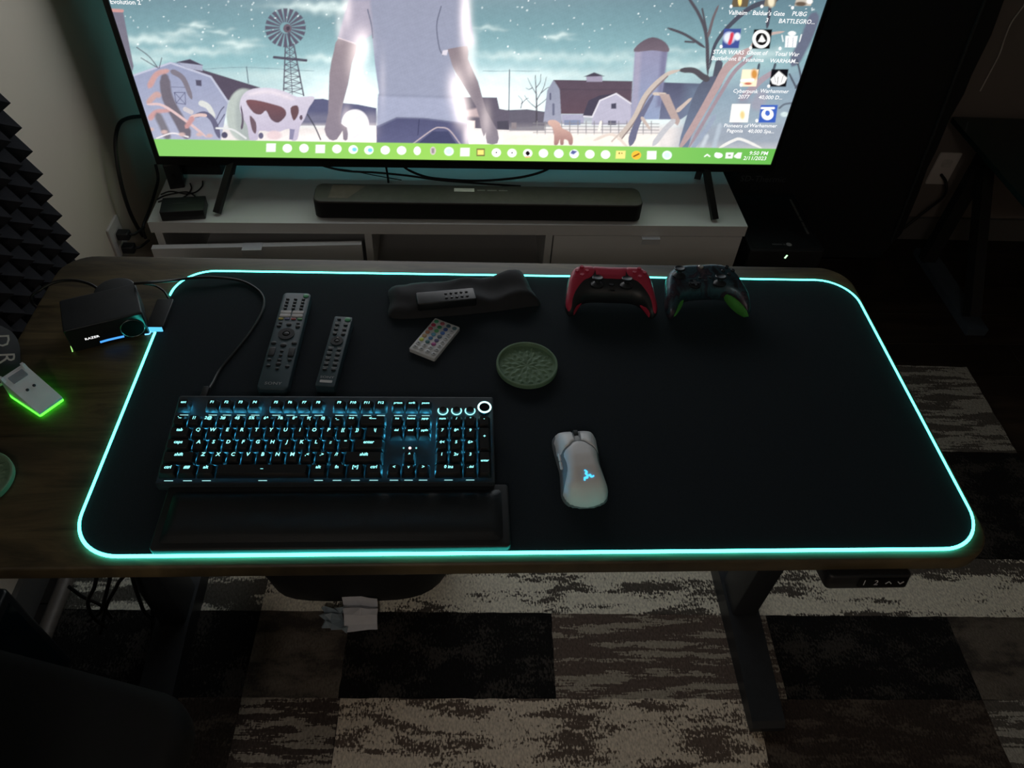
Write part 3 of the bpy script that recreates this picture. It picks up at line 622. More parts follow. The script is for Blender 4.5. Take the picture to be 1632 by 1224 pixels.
# desktop shortcut pictures
def icon(x_, y_, w, h, col, sl=-4): poly([(x_-w/2-sl/2, y_-h/2), (x_+w/2-sl/2, y_-h/2), (x_+w/2+sl/2, y_+h/2), (x_-w/2+sl/2, y_+h/2)], col)
icon(1180, 2, 26, 18, (96, 84, 66)); ell(1179, 0, 3, 9, (246, 214, 130), .4); icon(1228, 2, 18, 16, (132, 122, 104)); ell(1229, 2, 5, 9, (224, 214, 186), .6); icon(1281, 1, 26, 16, (186, 176, 164)); ell(1276, 6, 9, 3.5, (96, 82, 70), .5); ell(1290, 2, 5, 4, (240, 236, 230), .5)
icon(1165.5, 61, 27, 31, (62, 78, 140)); ell(1162, 60, 9, 9, (214, 222, 240), .5); ell(1175, 58, 5, 6, (222, 226, 240), .5); stroke([(1167, 52), (1165, 62), (1162, 70)], 6, (200, 62, 80), soft=1.2)
icon(1214, 62, 29, 31, (14, 12, 14)); ell(1213, 62, 14, 14.5, WH, .1); ell(1213.5, 62, 9.4, 10, (20, 18, 20), .1); poly([(1208, 66), (1214, 55), (1220, 65), (1216, 67)], WH)
poly([(1252, 57), (1271, 57), (1268, 75), (1251, 75)], WH, 1); stroke([(1256, 60), (1255, 74)], 1.4, (140, 150, 165), sm=0); stroke([(1264, 60), (1263, 74)], 1.4, (140, 150, 165), sm=0); ell(1262, 53, 6, 3.5, WH, .5); stroke([(1248, 66), (1246, 56)], 1.3, WH, sm=0); stroke([(1274, 66), (1277, 55)], 1.3, WH, sm=0)
icon(1194, 124, 26, 27, (246, 226, 196)); ell(1202, 118, 5, 8, (200, 140, 70), .7); stroke([(1182, 128), (1200, 127)], 4, WH, sm=0); ell(1192, 133, 6, 2, (190, 110, 90), .6)
icon(1241, 124, 27, 28, (18, 18, 24)); poly([(1228, 126), (1236, 118), (1241, 113), (1247, 118), (1254, 124), (1250, 132), (1241, 136), (1231, 133)], WH, 1); stroke([(1240, 122), (1239, 133)], 1.2, (30, 30, 36), sm=0); stroke([(1234, 121), (1236, 131)], 1, (30, 30, 36), sm=0); stroke([(1248, 121), (1245, 131)], 1, (30, 30, 36), sm=0)
icon(1179, 180, 29, 29, (250, 248, 240)); ell(1183, 183, 4, 7, (224, 200, 140), .8)
icon(1224, 181, 27, 28, (58, 92, 176)); ell(1223, 182, 9.5, 9, WH, .12); ell(1223, 180, 4, 4.5, (70, 104, 190), .15); stroke([(1214, 172), (1233, 172)], 3.2, WH, sm=0)
for (x_, y_) in ((1165, 10), (1214, 10), (1263, 12), (1149, 74), (1196, 76), (1243, 77), (1181, 135), (1225, 137), (1206, 192)): ell(x_, y_, 2.2, 2.6, WH, .4)
IMG = np.clip(IMG, 0, 6.0)
me = bpy.data.meshes.new('screen'); nvt = NU*NV
me.vertices.add(nvt); co = np.stack([UU, np.zeros(nvt), ZZ-SZ], 1).astype(np.float32); me.vertices.foreach_set('co', co.ravel())
ii = (np.arange(NV-1)[:, None]*NU+np.arange(NU-1)[None, :]).ravel(); quads = np.stack([ii, ii+1, ii+NU+1, ii+NU], 1).astype(np.int32)
me.loops.add(quads.size); me.loops.foreach_set('vertex_index', quads.ravel()); me.polygons.add(len(quads))
me.polygons.foreach_set('loop_start', (np.arange(len(quads))*4).astype(np.int32))
me.update(calc_edges=True)
at = me.color_attributes.new('picture', 'FLOAT_COLOR', 'POINT'); at.data.foreach_set('color', np.concatenate([IMG, np.ones((nvt, 1))], 1).astype(np.float32).ravel())
sm_ = bpy.data.materials.new('lit_screen'); sm_.use_nodes = True; nt = sm_.node_tree; nt.nodes.clear()
o_ = nt.nodes.new('ShaderNodeOutputMaterial'); e_ = nt.nodes.new('ShaderNodeEmission'); a_ = nt.nodes.new('ShaderNodeAttribute'); a_.attribute_name = 'picture'
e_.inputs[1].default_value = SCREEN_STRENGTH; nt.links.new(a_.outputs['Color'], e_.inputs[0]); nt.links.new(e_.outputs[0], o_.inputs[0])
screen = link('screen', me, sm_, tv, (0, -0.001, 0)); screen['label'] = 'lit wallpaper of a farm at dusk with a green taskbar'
TXT = em('screen_text_white', (250, 250, 250), 1.0)
def cap(s, px, py, size):
    u, z = ontv(px, py); o = text('icon_caption', s, size, TXT, screen, (u, -0.0008, z-SZ), (math.radians(90), 0, 0), bold=0.01); return o
for s, x_, y_ in (('Valheim', 1176, 20), ("Baldur's Gate", 1225, 21), ('3', 1222, 32), ('PUBG', 1274, 22), ('BATTLEGRO...', 1270, 34), ('STAR WARS', 1161, 83), ('Battlefront II', 1157, 93), ('Ghost of', 1206, 84), ('Tsushima', 1200, 95), ('Total War', 1254, 86), ('WARHAM...', 1250, 97), ('Cyberpunk', 1188, 145), ('2077', 1185, 154), ('Warhammer', 1234, 145), ('40,000 D...', 1228, 155), ('Pioneers of', 1173, 200), ('Pagonia', 1171, 208), ('Warhammer', 1216, 200), ('40,000 Spa...', 1213, 209), ('Evolution 2', 200, 3)):
    cap(s, x_, y_, 0.0148)
cap('9:50 PM', 1209, 244, 0.0165); cap('2/11/2023', 1203, 252, 0.0165)

# ------------------------------------------------------------------ standing desk
DX0, DX1, DY0, DY1 = -0.683, 0.702, 0.470, 1.072
desk = thing('standing_desk', 'dark rustic brown standing desk with black steel legs', 'desk', ((DX0+DX1)/2, (DY0+DY1)/2, 0))
DW, DD = DX1-DX0, DY1-DY0
WOODM = wood('rustic_brown_wood', [(30, 26, 18), (72, 63, 44), (100, 88, 62), (52, 45, 32)], 3.2, 26, 0.5)
MB().prism(rrect(DW, DD, 0.055, 8), DESK_Z-0.025, DESK_Z, 0.004, 0.003).build('tabletop', WOODM, desk)
cx = desk.location.x; cy = desk.location.y
for sx, x0 in ((-1, -0.600), (1, 0.618)):
    f = MB().rings([[(p[0], -0.272, p[1]) for p in ((-.033, 0.004), (.033, 0.004), (.033, .022), (-.033, .022))], [(p[0], -0.26, p[1]) for p in ((-.034, 0), (.034, 0), (.034, .030), (-.034, .030))],
                    [(p[0], -0.05, p[1]) for p in ((-.034, 0), (.034, 0), (.034, .05), (-.034, .05))], [(p[0], 0.05, p[1]) for p in ((-.034, 0), (.034, 0), (.034, .05), (-.034, .05))],
                    [(p[0], 0.26, p[1]) for p in ((-.034, 0), (.034, 0), (.034, .030), (-.034, .030))], [(p[0], 0.272, p[1]) for p in ((-.033, 0.004), (.033, 0.004), (.033, .022), (-.033, .022))]])
    f.build('foot', STEEL, desk, (x0-cx, 0.765-cy, RUG_Z), smooth=False)
    MB().prism(rrect(0.055, 0.085, 0.004, 2), 0.0, 0.42).build('column', STEEL, desk, (x0-cx, 0.765-cy, RUG_Z+0.05))
    MB().prism(rrect(0.047, 0.075, 0.004, 2), 0.0, DESK_Z-0.025-0.035-RUG_Z-0.47).build('inner_column', STEEL, desk, (x0-cx, 0.765-cy, RUG_Z+0.47))
    MB().box(-.03, .03, -.25, .25, 0, 0.035).build('top_bracket', STEEL, desk, (x0-cx, 0, DESK_Z-0.06), smooth=False)
MB().box(-0.57, 0.59, -0.03, 0.03, 0, 0.035).build('crossbeam', STEEL, desk, (-cx+0.0, 0.765-cy, DESK_Z-0.06), smooth=False)
hs = MB().prism(rrect(0.112, 0.06, 0.006, 3), 0, 0.024, 0.003, 0.002).build('height_control', BLACK, desk, (0.531-cx, 0.482-cy, DESK_Z-0.0495), (math.radians(-14), 0, 0))
MB().prism(rrect(0.066, 0.016, 0.002, 2), 0.0, 0.0006).build('button_panel', pm('gloss_black', (10, 10, 12), 0.15), hs, (0.018, -0.0302, 0.012), (math.radians(90), 0, 0))
GLY = pm('printed_grey', (205, 207, 210), 0.5)
for s_, gx in (('1', -0.025), ('2', -0.009)): text('button_number', s_, 0.013, GLY, hs, (0.018+gx, -0.0312, 0.012), (math.radians(90), 0, 0))
for sg, gx in ((1, 0.008), (-1, 0.024)):
    MB().bar((-.004, 0, -.0018*sg), (0, 0, .0022*sg), .0006, .0012).bar((0, 0, .0022*sg), (.004, 0, -.0018*sg), .0006, .0012).build('button_arrow', GLY, hs, (0.018+gx, -0.0312, 0.012), smooth=False)

# ------------------------------------------------------------------ desk mat with light strip
MX0, MX1, MY0, MY1 = -0.481, 0.693, 0.483, 1.031
mat_ = thing('desk_mat', 'large black cloth desk mat edged with a glowing cyan light strip', 'desk mat', ((MX0+MX1)/2, (MY0+MY1)/2, DESK_Z))
MW, MD = MX1-MX0, MY1-MY0
CLOTH = pm('black_cloth', (28, 36, 43), 0.9, var=0.2, scale=900, bump=0.25, bscale=2600, spec=0.25)
MB().prism(rrect(MW-0.006, MD-0.006, 0.060, 10), 0.0002, 0.004).build('pad', CLOTH, mat_)
STRIPM = em('light_strip_cyan', (74, 255, 238), STRIP_STRENGTH)
loop = [(x, y, 0.0030) for x, y in rrect(MW-0.003, MD-0.003, 0.062, 14)]
dense = []
for i in range(len(loop)):
    a = np.array(loop[i]); b2 = np.array(loop[(i+1) % len(loop)]); n = max(1, int(np.linalg.norm(b2-a)/0.03))
    dense += [a+(b2-a)*k/n for k in range(n)]
# open tube: the strip starts and ends at the control box on the left edge
cxm, cym = mat_.location.x, mat_.location.y
gap = [(p[0] < -MW/2+0.02 and 0.880-cym < p[1] < 0.947-cym) for p in dense]
k0 = max(i for i, g in enumerate(gap) if g); seq = [dense[(k0+1+i) % len(dense)] for i in range(len(dense))]; seq = [p for p, i in zip(seq, range(len(seq))) if not gap[(k0+1+i) % len(dense)]]
MB().tube(seq, 0.0023, n=8).build('light_strip', STRIPM, mat_)
cb = MB().prism(rrect(0.026, 0.066, 0.003, 3), 0.0002, 0.0135, 0.0015).build('control_box', pm('control_box_plastic', (40, 43, 46), 0.4), mat_, (-0.479-cxm, 0.9135-cym, 0))
MB().box(-.011, .011, -0.0345, -0.0328, 0.002, 0.012).build('glowing_end', em('box_end_glow', (90, 190, 235), 1.2), cb, smooth=False)

# ------------------------------------------------------------------ keyboard
U = 0.01905; KX0 = -0.3892; KROT = math.radians(6.3)
kb = thing('keyboard', 'full-size black mechanical keyboard with glowing cyan legends', 'keyboard', (KX0-0.0045, 0.5790, M+0.0005), 0, KROT)
KW, KD, PZ = 22.5*U+0.009, 0.1405, 0.0165
CASE = pm('keyboard_case', (66, 74, 80), 0.4, 0.4)
# case stands on its rear feet
MB().prism(rrect(KW, KD, 0.003, 3, KW/2, KD/2), 0.0012, PZ, 0.0015, 0.001).build('case', CASE, kb)
for fx in (0.05, KW-0.05): MB().box(fx-.012, fx+.012, KD-.03, KD-.022, -0.0125, 0.002).build('flip_foot', BLACK, kb, smooth=False)
MB().box(0.002, KW-0.002, 0.0, 0.0016, PZ-0.001, PZ+0.0036).build('added_light_lip', CASE, kb, smooth=False)  # added lip, blocks key light from spilling onto the wrist rest
KCAP = pm('keycap_black', (24, 26, 29), 0.42, var=0.05, scale=200)
capm = {}
def capmesh(w, h=1.0):
    k = (w, h)
    if k not in capm:
        bw, bd = w*U-0.0012, h*U-0.0012; R = []
        for z, ix, yo in ((0, 0, 0), (0.0025, 0.0003, 0), (0.0076, 0.0024, 0.0004), (0.0088, 0.0031, 0.0006)):
            R.append([(x, y+yo, z) for x, y in rrect(bw-2*ix, bd-2*ix*0.85, 0.0016, 2)])
        me_ = MB().rings(R).mesh('keycap', True, 50); me_.materials.append(KCAP); capm[k] = me_
    return capm[k]
KZ = PZ+0.0052; TOP = KZ+0.0088
rows_y = [0.0053+U*0.5+U*i for i in range(5)]+[0.0053+U*0.5+U*5.36]
led = MB(); bars = MB()
def key(x, row, w, leg, h=1.0, sz=0.0064, sub=False):
    kx = 0.0045+(x+w/2)*U; ky = rows_y[row]+(h-1)*U/2
    o = link('keycap', capmesh(w, h), None, kb, (kx, ky, KZ))
    if leg:
        lx = 0.0
        t_ = text('legend', leg, sz, LEGEND, o, (lx, 0.0030, 0.00895), bold=0.02, shear=0.12)
    n = max(1, int(round(w/1.75)))
    for i in range(n):
        ox = (i-(n-1)/2)*w*U/n
        led.box(kx+ox-0.0048, kx+ox+0.0048, ky+0.0030, ky+0.0062, PZ+0.0003, PZ+0.0012)
    if row in (0, 5):
        bars.box(kx-0.0055, kx+0.0055, ky-0.5*U-0.0003, ky-0.5*U+0.0004, PZ+0.0003, PZ+0.0012)
    return o
R5 = [(0, 'esc')]+[(2+i, f'F{i+1}') for i in range(4)]+[(6.5+i, f'F{i+5}') for i in range(4)]+[(11+i, f'F{i+9}') for i in range(4)]
for x, l in R5: key(x, 5, 1, l, sz=0.0056)
for i, l in enumerate(['`~', '1!', '2@', '3#', '4$', '5%', '6^', '7&', '8*', '9(', '0)', '-_', '=+']): key(i, 4, 1, l)
key(13, 4, 2, '<---')
key(0, 3, 1.5, 'tab')
for i, l in enumerate(['Q', 'W', 'E', 'R', 'T', 'Y', 'U', 'I', 'O', 'P', '[{', ']}']): key(1.5+i, 3, 1, l, sz=0.0074 if len(l) == 1 else 0.0064)
key(13.5, 3, 1.5, '\\|')
key(0, 2, 1.75, 'caps')
for i, l in enumerate(['A', 'S', 'D', 'F', 'G', 'H', 'J', 'K', 'L', ';:', "'\""]): key(1.75+i, 2, 1, l, sz=0.0074 if len(l) == 1 else 0.0064)
key(12.75, 2, 2.25, 'enter')
key(0, 1, 2.25, 'shift')
for i, l in enumerate(['Z', 'X', 'C', 'V', 'B', 'N', 'M', ',<', '.>', '/?']): key(2.25+i, 1, 1, l, sz=0.0074 if len(l) == 1 else 0.0064)
key(12.25, 1, 2.75, 'shift')
for x, w, l in ((0, 1.25, 'ctrl'), (1.25, 1.25, '##'), (2.5, 1.25, 'alt'), (3.75, 6.25, '_'), (10, 1.25, 'alt'), (11.25, 1.25, 'fn'), (12.5, 1.25, '[=]'), (13.75, 1.25, 'ctrl')): key(x, 0, w, l)
for i, l in enumerate(['prtscn', 'scrlk', 'pause']): key(15.25+i, 5, 1, l, sz=0.0046)
for i, l in enumerate(['ins', 'home', 'pgup']): key(15.25+i, 4, 1, l, sz=0.0048)
for i, l in enumerate(['del', 'end', 'pgdn']): key(15.25+i, 3, 1, l, sz=0.0048)
key(16.25, 1, 1, '^')
for i, l in enumerate(['<', 'v', '>']): key(15.25+i, 0, 1, l)
for i, l in enumerate(['num', '/', '*', '-']): key(18.5+i, 4, 1, l, sz=0.0052)
for i, l in enumerate(['7', '8^', '9']): key(18.5+i, 3, 1, l)
for i, l in enumerate(['4<', '5', '6>']): key(18.5+i, 2, 1, l)
for i, l in enumerate(['1', '2v', '3']): key(18.5+i, 1, 1, l)
key(18.5, 0, 2, '0 ins'); key(20.5, 0, 1, '. del', sz=0.005); key(21.5, 2, 1, '+', h=2.0); key(21.5, 0, 1, 'enter', h=2.0, sz=0.005)
bars.build('edge_light_bars', em('key_edge_glow', (170, 236, 236), 0.75), kb, smooth=False)
led.build('backlight_leds', em('key_led_cyan', (75, 200, 245), 65.0), kb, smooth=False)
fy = rows_y[5]-0.001
for i in range(3):
    bx = 0.0045+(19.0+i)*U
    m_ = MB().lathe([(0.0055, 0), (0.0055, 0.004), (0.0048, 0.0048), (0.001, 0.0042)], 20).build('media_button', BLACK, kb, (bx, fy, PZ))
    arc = [(0.0068*math.cos(a), 0.0068*math.sin(a), 0.0006) for a in np.linspace(math.radians(190), math.radians(350), 14)]
    MB().tube([(0.0068*math.cos(a), 0.0068*math.sin(a), 0.0012) for a in np.linspace(math.radians(150), math.radians(390), 18)], 0.0008, n=6).build('glow_ring', LEGEND, m_)
kn = MB().lathe([(0.0080, 0), (0.0080, 0.009), (0.0070, 0.0105), (0.001, 0.0105)], 28).build('volume_knob', pm('knob_metal', (30, 34, 38), 0.3, 0.7), kb, (0.0045+22.0*U+0.001, fy, PZ))
MB().tube([(0.0086*math.cos(a), 0.0086*math.sin(a), 0.0100) for a in np.linspace(0, 2*math.pi, 33)[:-1]], 0.00125, n=8, closed=True).build('glow_ring', em('knob_ring_glow', (190, 252, 252), 1.8), kn)
for i, (c_, s_) in enumerate((((150, 250, 250), .5), ((255, 210, 200), 2.5), ((150, 250, 250), .7))):
    MB().lathe([(0.0012 if i != 1 else 0.0017, 0), (0.0012 if i != 1 else .0017, 0.0008)], 12).build('indicator_led', em('indicator_%d' % i, c_, s_), kb, (0.0045+16.28*U+0.0085*i, rows_y[2]+0.002, PZ))

# ------------------------------------------------------------------ wrist rest
wr = thing('wrist_rest', 'long black leatherette wrist rest in front of the keyboard', 'wrist rest', (-0.1585, 0.5335, M), math.radians(0.2))
MB().prism(rrect(0.440, 0.094, 0.005, 4), 0.0, 0.0105, 0.002).build('frame', pm('wrist_frame', (26, 29, 32), 0.55), wr)
cu = rrect(0.424, 0.078, 0.004, 4)
MB().cdt(cu, lambda x, y, d: 0.0095+0.0075*min(1, (d/0.012))**0.5, 0.008, skirt=0.002).build('cushion', pm('black_leatherette', (25, 29, 33), 0.38, bump=0.15, bscale=700), wr)

# ------------------------------------------------------------------ mouse
mo = thing('gaming_mouse', 'white wireless gaming mouse with glowing blue emblem on the desk mat', 'mouse', (0.1605, 0.6095, M), math.radians(4.0))
WM = pm('mouse_white', (236, 237, 240), 0.38, var=0.02); WG = pm('mouse_grey_grip', (128, 134, 140), 0.6)
outl = smooth_closed([(0, 0.0615), (0.016, 0.0612), (0.028, 0.056), (0.0315, 0.042), (0.030, 0.015), (0.0285, -0.005), (0.0305, -0.028), (0.0315, -0.045), (0.024, -0.058), (0, -0.0635), (-0.024, -0.058), (-0.0315, -0.045), (-0.0305, -0.028), (-0.0285, -0.005), (-0.030, 0.015), (-0.0315, 0.042), (-0.028, 0.056), (-0.016, 0.0612)], 4)
def hump(y): return np.interp(y, [-0.064, -0.055, -0.04, -0.02, 0.0, 0.02, 0.04, 0.055, 0.062], [0.012, 0.024, 0.033, 0.0375, 0.037, 0.033, 0.027, 0.021, 0.016])
def mz(x, y, d): return max(0.004, 0.0015+hump(y)*min(1.0, math.sqrt(max(0, 1-(1-min(1, d/0.019))**2)))*1.0)
OP = np.array(outl)
def mzf(x, y): return mz(x, y, max(0, float(pdist(np.array([[x, y]]), OP)[0])))
MB().cdt(outl, lambda x, y, d: mz(x, y, d), 0.0022, zb=lambda x, y, d: 0.0008).build('grip_body', WG, mo, angle=60)
def overlay(parent, name, pts, mat_o, off, step=0.0035, skirt=0.002, zf=None, angle=50):
    return MB().cdt(pts, lambda x, y, d: zf(x, y)+off*min(1, 0.35+d/0.002), step, skirt=skirt).build(name, mat_o, parent, angle=angle)
overlay(mo, 'top_shell', smooth_closed([(0, 0.027), (0.007, 0.025), (0.013, 0.018), (0.0225, 0.010), (0.0215, -0.006), (0.0225, -0.02), (0.0290, -0.040), (0.0300, -0.0465), (0.0228, -0.0575), (0, -0.0628), (-0.0228, -0.0575), (-0.0300, -0.0465), (-0.0290, -0.040), (-0.0225, -0.02), (-0.0215, -0.006), (-0.0225, 0.010), (-0.013, 0.018), (-0.007, 0.025)], 3), WM, 0.0016, step=0.0022, skirt=0.0012, zf=mzf)
for s_ in (-1, 1):
    overlay(mo, 'click_button', [(s_*x, y) for x, y in ([(0.0045, 0.0605), (0.016, 0.0595), (0.0265, 0.0535), (0.0298, 0.041), (0.0290, 0.018), (0.0255, 0.0125), (0.0145, 0.0205), (0.0085, 0.0275), (0.0045, 0.029)] if s_ < 0 else [(0.0045, 0.029), (0.0085, 0.0275), (0.0145, 0.0205), (0.0255, 0.0125), (0.0290, 0.018), (0.0298, 0.041), (0.0265, 0.0535), (0.016, 0.0595), (0.0045, 0.0605)])], WM, 0.0018, step=0.0024, zf=mzf)
overlay(mo, 'centre_strip', [(-0.004, 0.029), (0.004, 0.029), (0.004, 0.0598), (-0.004, 0.0598)], pm('mouse_shell_inner', (160, 164, 168), 0.4), 0.0006, zf=mzf, step=0.003)
MB().lathe([(0.0075, -0.0032), (0.0088, -0.0026), (0.0088, 0.0026), (0.0075, 0.0032)], 24).build('scroll_wheel', pm('wheel_rubber', (42, 48, 52), 0.6, bump=0.5, bscale=1500), mo, (0, 0.044, 0.0218), (0, math.radians(90), 0))
for yy in (0.006, -0.008): MB().prism(rrect(0.0035, 0.0125, 0.0012, 2), -0.001, 0.0014, 0.0006).build('side_button', WM, mo, (-0.0276, yy+0.004, 0.021), (0, math.radians(-55), 0))
EMB = em('emblem_blue', (70, 185, 245), 1.5)
eb = MB()
for k in range(3):     # three-armed glowing emblem
    a = math.radians(90+120*k+8); R2 = lambda x, y: (x*math.cos(a)-y*math.sin(a), x*math.sin(a)+y*math.cos(a))
    p = smooth_open([(R2(0.0008, 0.0)+(0,)), (R2(0.0028, 0.0015)+(0,)), (R2(0.0052, -0.0002)+(0,)), (R2(0.0080, 0.0022)+(0,))], 5)
    pts3 = [(q[0], q[1], mzf(q[0], q[1]-0.034)+0.0016) for q in p]
    eb.tube(pts3, [0.0017-0.0011*abs(i/len(pts3)-0.35) for i in range(len(pts3))], n=6)
eb.build('emblem', EMB, mo, (0.0015, -0.034, 0))

# ------------------------------------------------------------------ remotes
PRT = pm('printed_white', (170, 176, 180), 0.5)
rem = thing('tv_remote', 'long dark television remote with green power button left of the small remote', 'remote', (-0.2725, 0.8505, M), math.radians(-1.3))
REMB = pm('remote_grey', (56, 76, 84), 0.42, var=0.05)  # teal of the screen's reflection is tinted into the body colour
MB().prism(rrect(0.0445, 0.213, 0.007, 5), 0.0, 0.0165, 0.002, 0.003).build('body', REMB, rem)
RZ = 0.0165
bm_round = MB().lathe([(0.0027, -0.0004), (0.0027, 0.0010), (0.002, 0.0014), (0.0003, 0.0014)], 12).mesh('button'); bm_round.materials.append(BLACK)
bm_pill = MB().prism(rrect(0.0165, 0.0062, 0.0012, 2), -0.0004, 0.0013, 0.0005).mesh('button')
def rb(par, mesh, x, y, z, mat_b=None, sc=(1, 1, 1), rz=0, name='button', label=None):
    o = bpy.data.objects.new(name, mesh if mat_b is None else mesh); COL.objects.link(o); o.parent = par; o.location = (x, y, z); o.scale = sc; o.rotation_euler = (0, 0, rz)
    if mat_b is not None:
        if not mesh.materials: mesh.materials.append(mat_b)
        o.material_slots[0].link = 'OBJECT'; o.material_slots[0].material = mat_b
    if label: o['label'] = label
    return o
GREENB = pm('green_button', (84, 168, 120), 0.4)
rb(rem, bm_round, 0.0150, 0.0985, RZ, GREENB, (1.7, 1.5, 1), label='green power button')
for r0 in range(4):
    for c0 in range(3):
        o = rb(rem, bm_round, -0.0125+0.0125*c0, 0.0895-0.0075*r0, RZ, BLACK, (1.05, 0.9, 1))
        text('number', str((r0*3+c0+1) % 10) if r0 < 3 else ('', '0', '')[c0] or '-', 0.0042, PRT, o, (0, 0.0012, 0.0016))
for i, (x, y) in enumerate(((-0.0095, 0.0585), (0.0095, 0.0585), (-0.0095, 0.0505), (0.0095, 0.0505))): rb(rem, bm_pill, x, y, RZ, pm('app_button_white', (196, 196, 198), 0.4), (1.02, 1.02, 1), label='pale app button')
for i, c_ in enumerate(((190, 178, 90), (92, 100, 140), (150, 66, 66), (84, 150, 96))): rb(rem, bm_pill, -0.0147+0.0098*i, 0.0430, RZ, pm('colour_button_%d' % i, c_, 0.4), (0.45, 0.55, 1))
for x, y, s_ in ((-0.0135, 0.033, 1), (0.0135, 0.033, 1), (-0.0145, 0.026, 1.3), (0, 0.030, 1.5), (0.0145, 0.0255, 1.4), (-0.0155, -0.012, 1.5), (0.0155, -0.011, 1.5), (0, -0.016, 1.8), (0, -0.029, 1), (0, -0.038, 1), (-0.015, -0.048, 1.2), (0, -0.048, 1.2), (0.015, -0.047, 1.2), (0, -0.056, 1.5), (-0.014, -0.060, 1.2), (0.014, -0.061, 1.2), (0, -0.066, 1)): rb(rem, bm_round, x, y, RZ, BLACK, (s_, s_*0.85, 1))
for x in (-0.0145, 0.0148): rb(rem, bm_pill, x, -0.031, RZ, BLACK, (0.55, 3.0, 1.2), name='rocker')
MB().lathe([(0.0055, 0), (0.0058, 0.0014), (0.0125, 0.0014), (0.0125, -0.0004)], 28).build('navigation_ring', BLACK, rem, (0, 0.0085, RZ)); rb(rem, bm_round, 0, 0.0085, RZ, BLACK, (1.6, 1.6, 1))
text('maker_name', 'SONY', 0.0075, PRT, rem, (0.0, -0.0955, RZ+0.0004), sx=1.25)

rm2 = thing('soundbar_remote', 'short dark remote with green power button between the long remote and card remote', 'remote', (-0.1945, 0.8245, M), math.radians(-4.2))
MB().prism(rrect(0.0285, 0.150, 0.0025, 3), 0.0, 0.0175, 0.001, 0.001).build('body', REMB, rm2)
RZ2 = 0.0175
rb(rm2, bm_round, 0.0075, 0.0685, RZ2, GREENB, (1.75, 1.6, 1), label='green power button'); rb(rm2, bm_round, -0.006, 0.068, RZ2, BLACK, (1.1, 1, 1))
for r0 in range(3):
    for x in (-0.0065, 0.0065): rb(rm2, bm_round, x, 0.0555-0.0105*r0, RZ2, BLACK, (1.25, 1.0, 1)); 
    for x in (-0.0065, 0.0065): MB().box(-.0038, .0038, -.0006, .0006, 0, .0003).build('print_mark', PRT, rm2, (x, 0.0605-0.0105*r0, RZ2), smooth=False)
MB().lathe([(0.0040, 0), (0.0042, 0.0016), (0.0095, 0.0016), (0.0095, -0.0004)], 26).build('navigation_ring', BLACK, rm2, (0, 0.0185, RZ2)); rb(rm2, bm_round, 0, 0.0185, RZ2, BLACK, (1.2, 1.2, 1)); MB().box(-.001, .001, -.001, .001, 0, .002).build('print_mark', PRT, rm2, (0, 0.0255, RZ2), smooth=False)
for r0 in range(5):
    for x in (-0.0065, 0.0065):
        rb(rm2, bm_round, x, 0.000-0.0105*r0, RZ2, BLACK, (1.3, 1.0, 1)); MB().box(-.004, .004, -.0006, .0006, 0, .0003).build('print_mark', PRT, rm2, (x, 0.0052-0.0105*r0, RZ2), smooth=False)
text('maker_name', 'SONY', 0.0062, PRT, rm2, (0, -0.0575, RZ2+0.0003), sx=1.25); MB().prism(rrect(0.018, 0.005, 0.001, 2), 0, .0003).build('logo_plate', pm('plate_white', (200, 204, 206), 0.4), rm2, (0, -0.0655, RZ2))

wrm = thing('led_remote', 'small white card remote with rows of coloured round buttons', 'remote', (-0.0440, 0.8645, M), math.radians(-28.5))
MB().prism(rrect(0.0462, 0.0815, 0.0025, 4), 0.0, 0.0065, 0.001).build('body', pm('remote_white', (206, 210, 214), 0.4, var=0.02), wrm)
bcol = MB().lathe([(0.00375, -0.0003), (0.00375, 0.0008), (0.0031, 0.0012), (0.0004, 0.0012)], 16).mesh('button')
colmap = [[(70, 160, 120), (178, 100, 112), (60, 92, 112), (84, 116, 124)],
          [(182, 60, 92), (60, 142, 104), (60, 92, 160), None], [(196, 100, 110), (96, 176, 120), (78, 122, 200), None], [(190, 136, 106), (96, 166, 200), (78, 102, 128), None],
          [(190, 160, 116), (68, 124, 178), (92, 92, 140), None], [(198, 212, 86), (62, 116, 124), (176, 84, 152), None], [None]*4, [None]*4]
for r0 in range(8):
    for c0 in range(4):
        x = -0.0166+0.01107*c0; yv = 0.0335-0.0094*r0; c_ = colmap[r0][c0]
        if c_: rb(wrm, bcol, x, yv, 0.0065, pm('led_button_%d_%d' % (r0, c0), c_, 0.5, var=0.04))
        else:
            o = rb(wrm, bcol, x, yv, 0.0065, pm('white_button', (190, 196, 202), 0.45, var=0.03), label='white button with a small printed mark')
            MB().box(-.0018, .0018, -.00035, .00035, 0, .0002).box(-.0012, .0012, .0008, .0013, 0, .0002).build('print_mark', pm('print_dark', (60, 66, 72), 0.6), o, (0, 0, 0.0012), smooth=False)

# pouch with a small remote on it
pouch_pts = smooth_closed([(-0.1205, 0.990), (-0.121, 0.950), (-0.115, 0.913), (-0.04, 0.918), (0.04, 0.930), (0.11, 0.945), (0.130, 0.952), (0.118, 0.985), (0.104, 1.032), (0.090, 1.034), (0.032, 1.016), (-0.05, 1.004)], 4)
def pz(x, y, d):
    w = 0.0045*math.sin(38*x+60*(y-0.95)+1.3)*math.sin(27*x-45*y)+0.003*math.sin(90*x+20*y)
    return max(0.0015, 0.0025+(0.0135+0.011*max(0, (x-0.03)/0.1)+w)*min(1, d/0.016)**0.6)
po = MB().cdt([(x, y) for x, y in pouch_pts], pz, 0.006, zb=lambda x, y, d: 0.0004).build('cloth_pouch', pm('black_pouch_fabric', (34, 36, 40), 0.85, bump=0.2, bscale=1200), None, (0, 0, M), angle=70)
tag(po, 'crumpled black cloth pouch lying at the back edge of the desk mat', 'pouch')
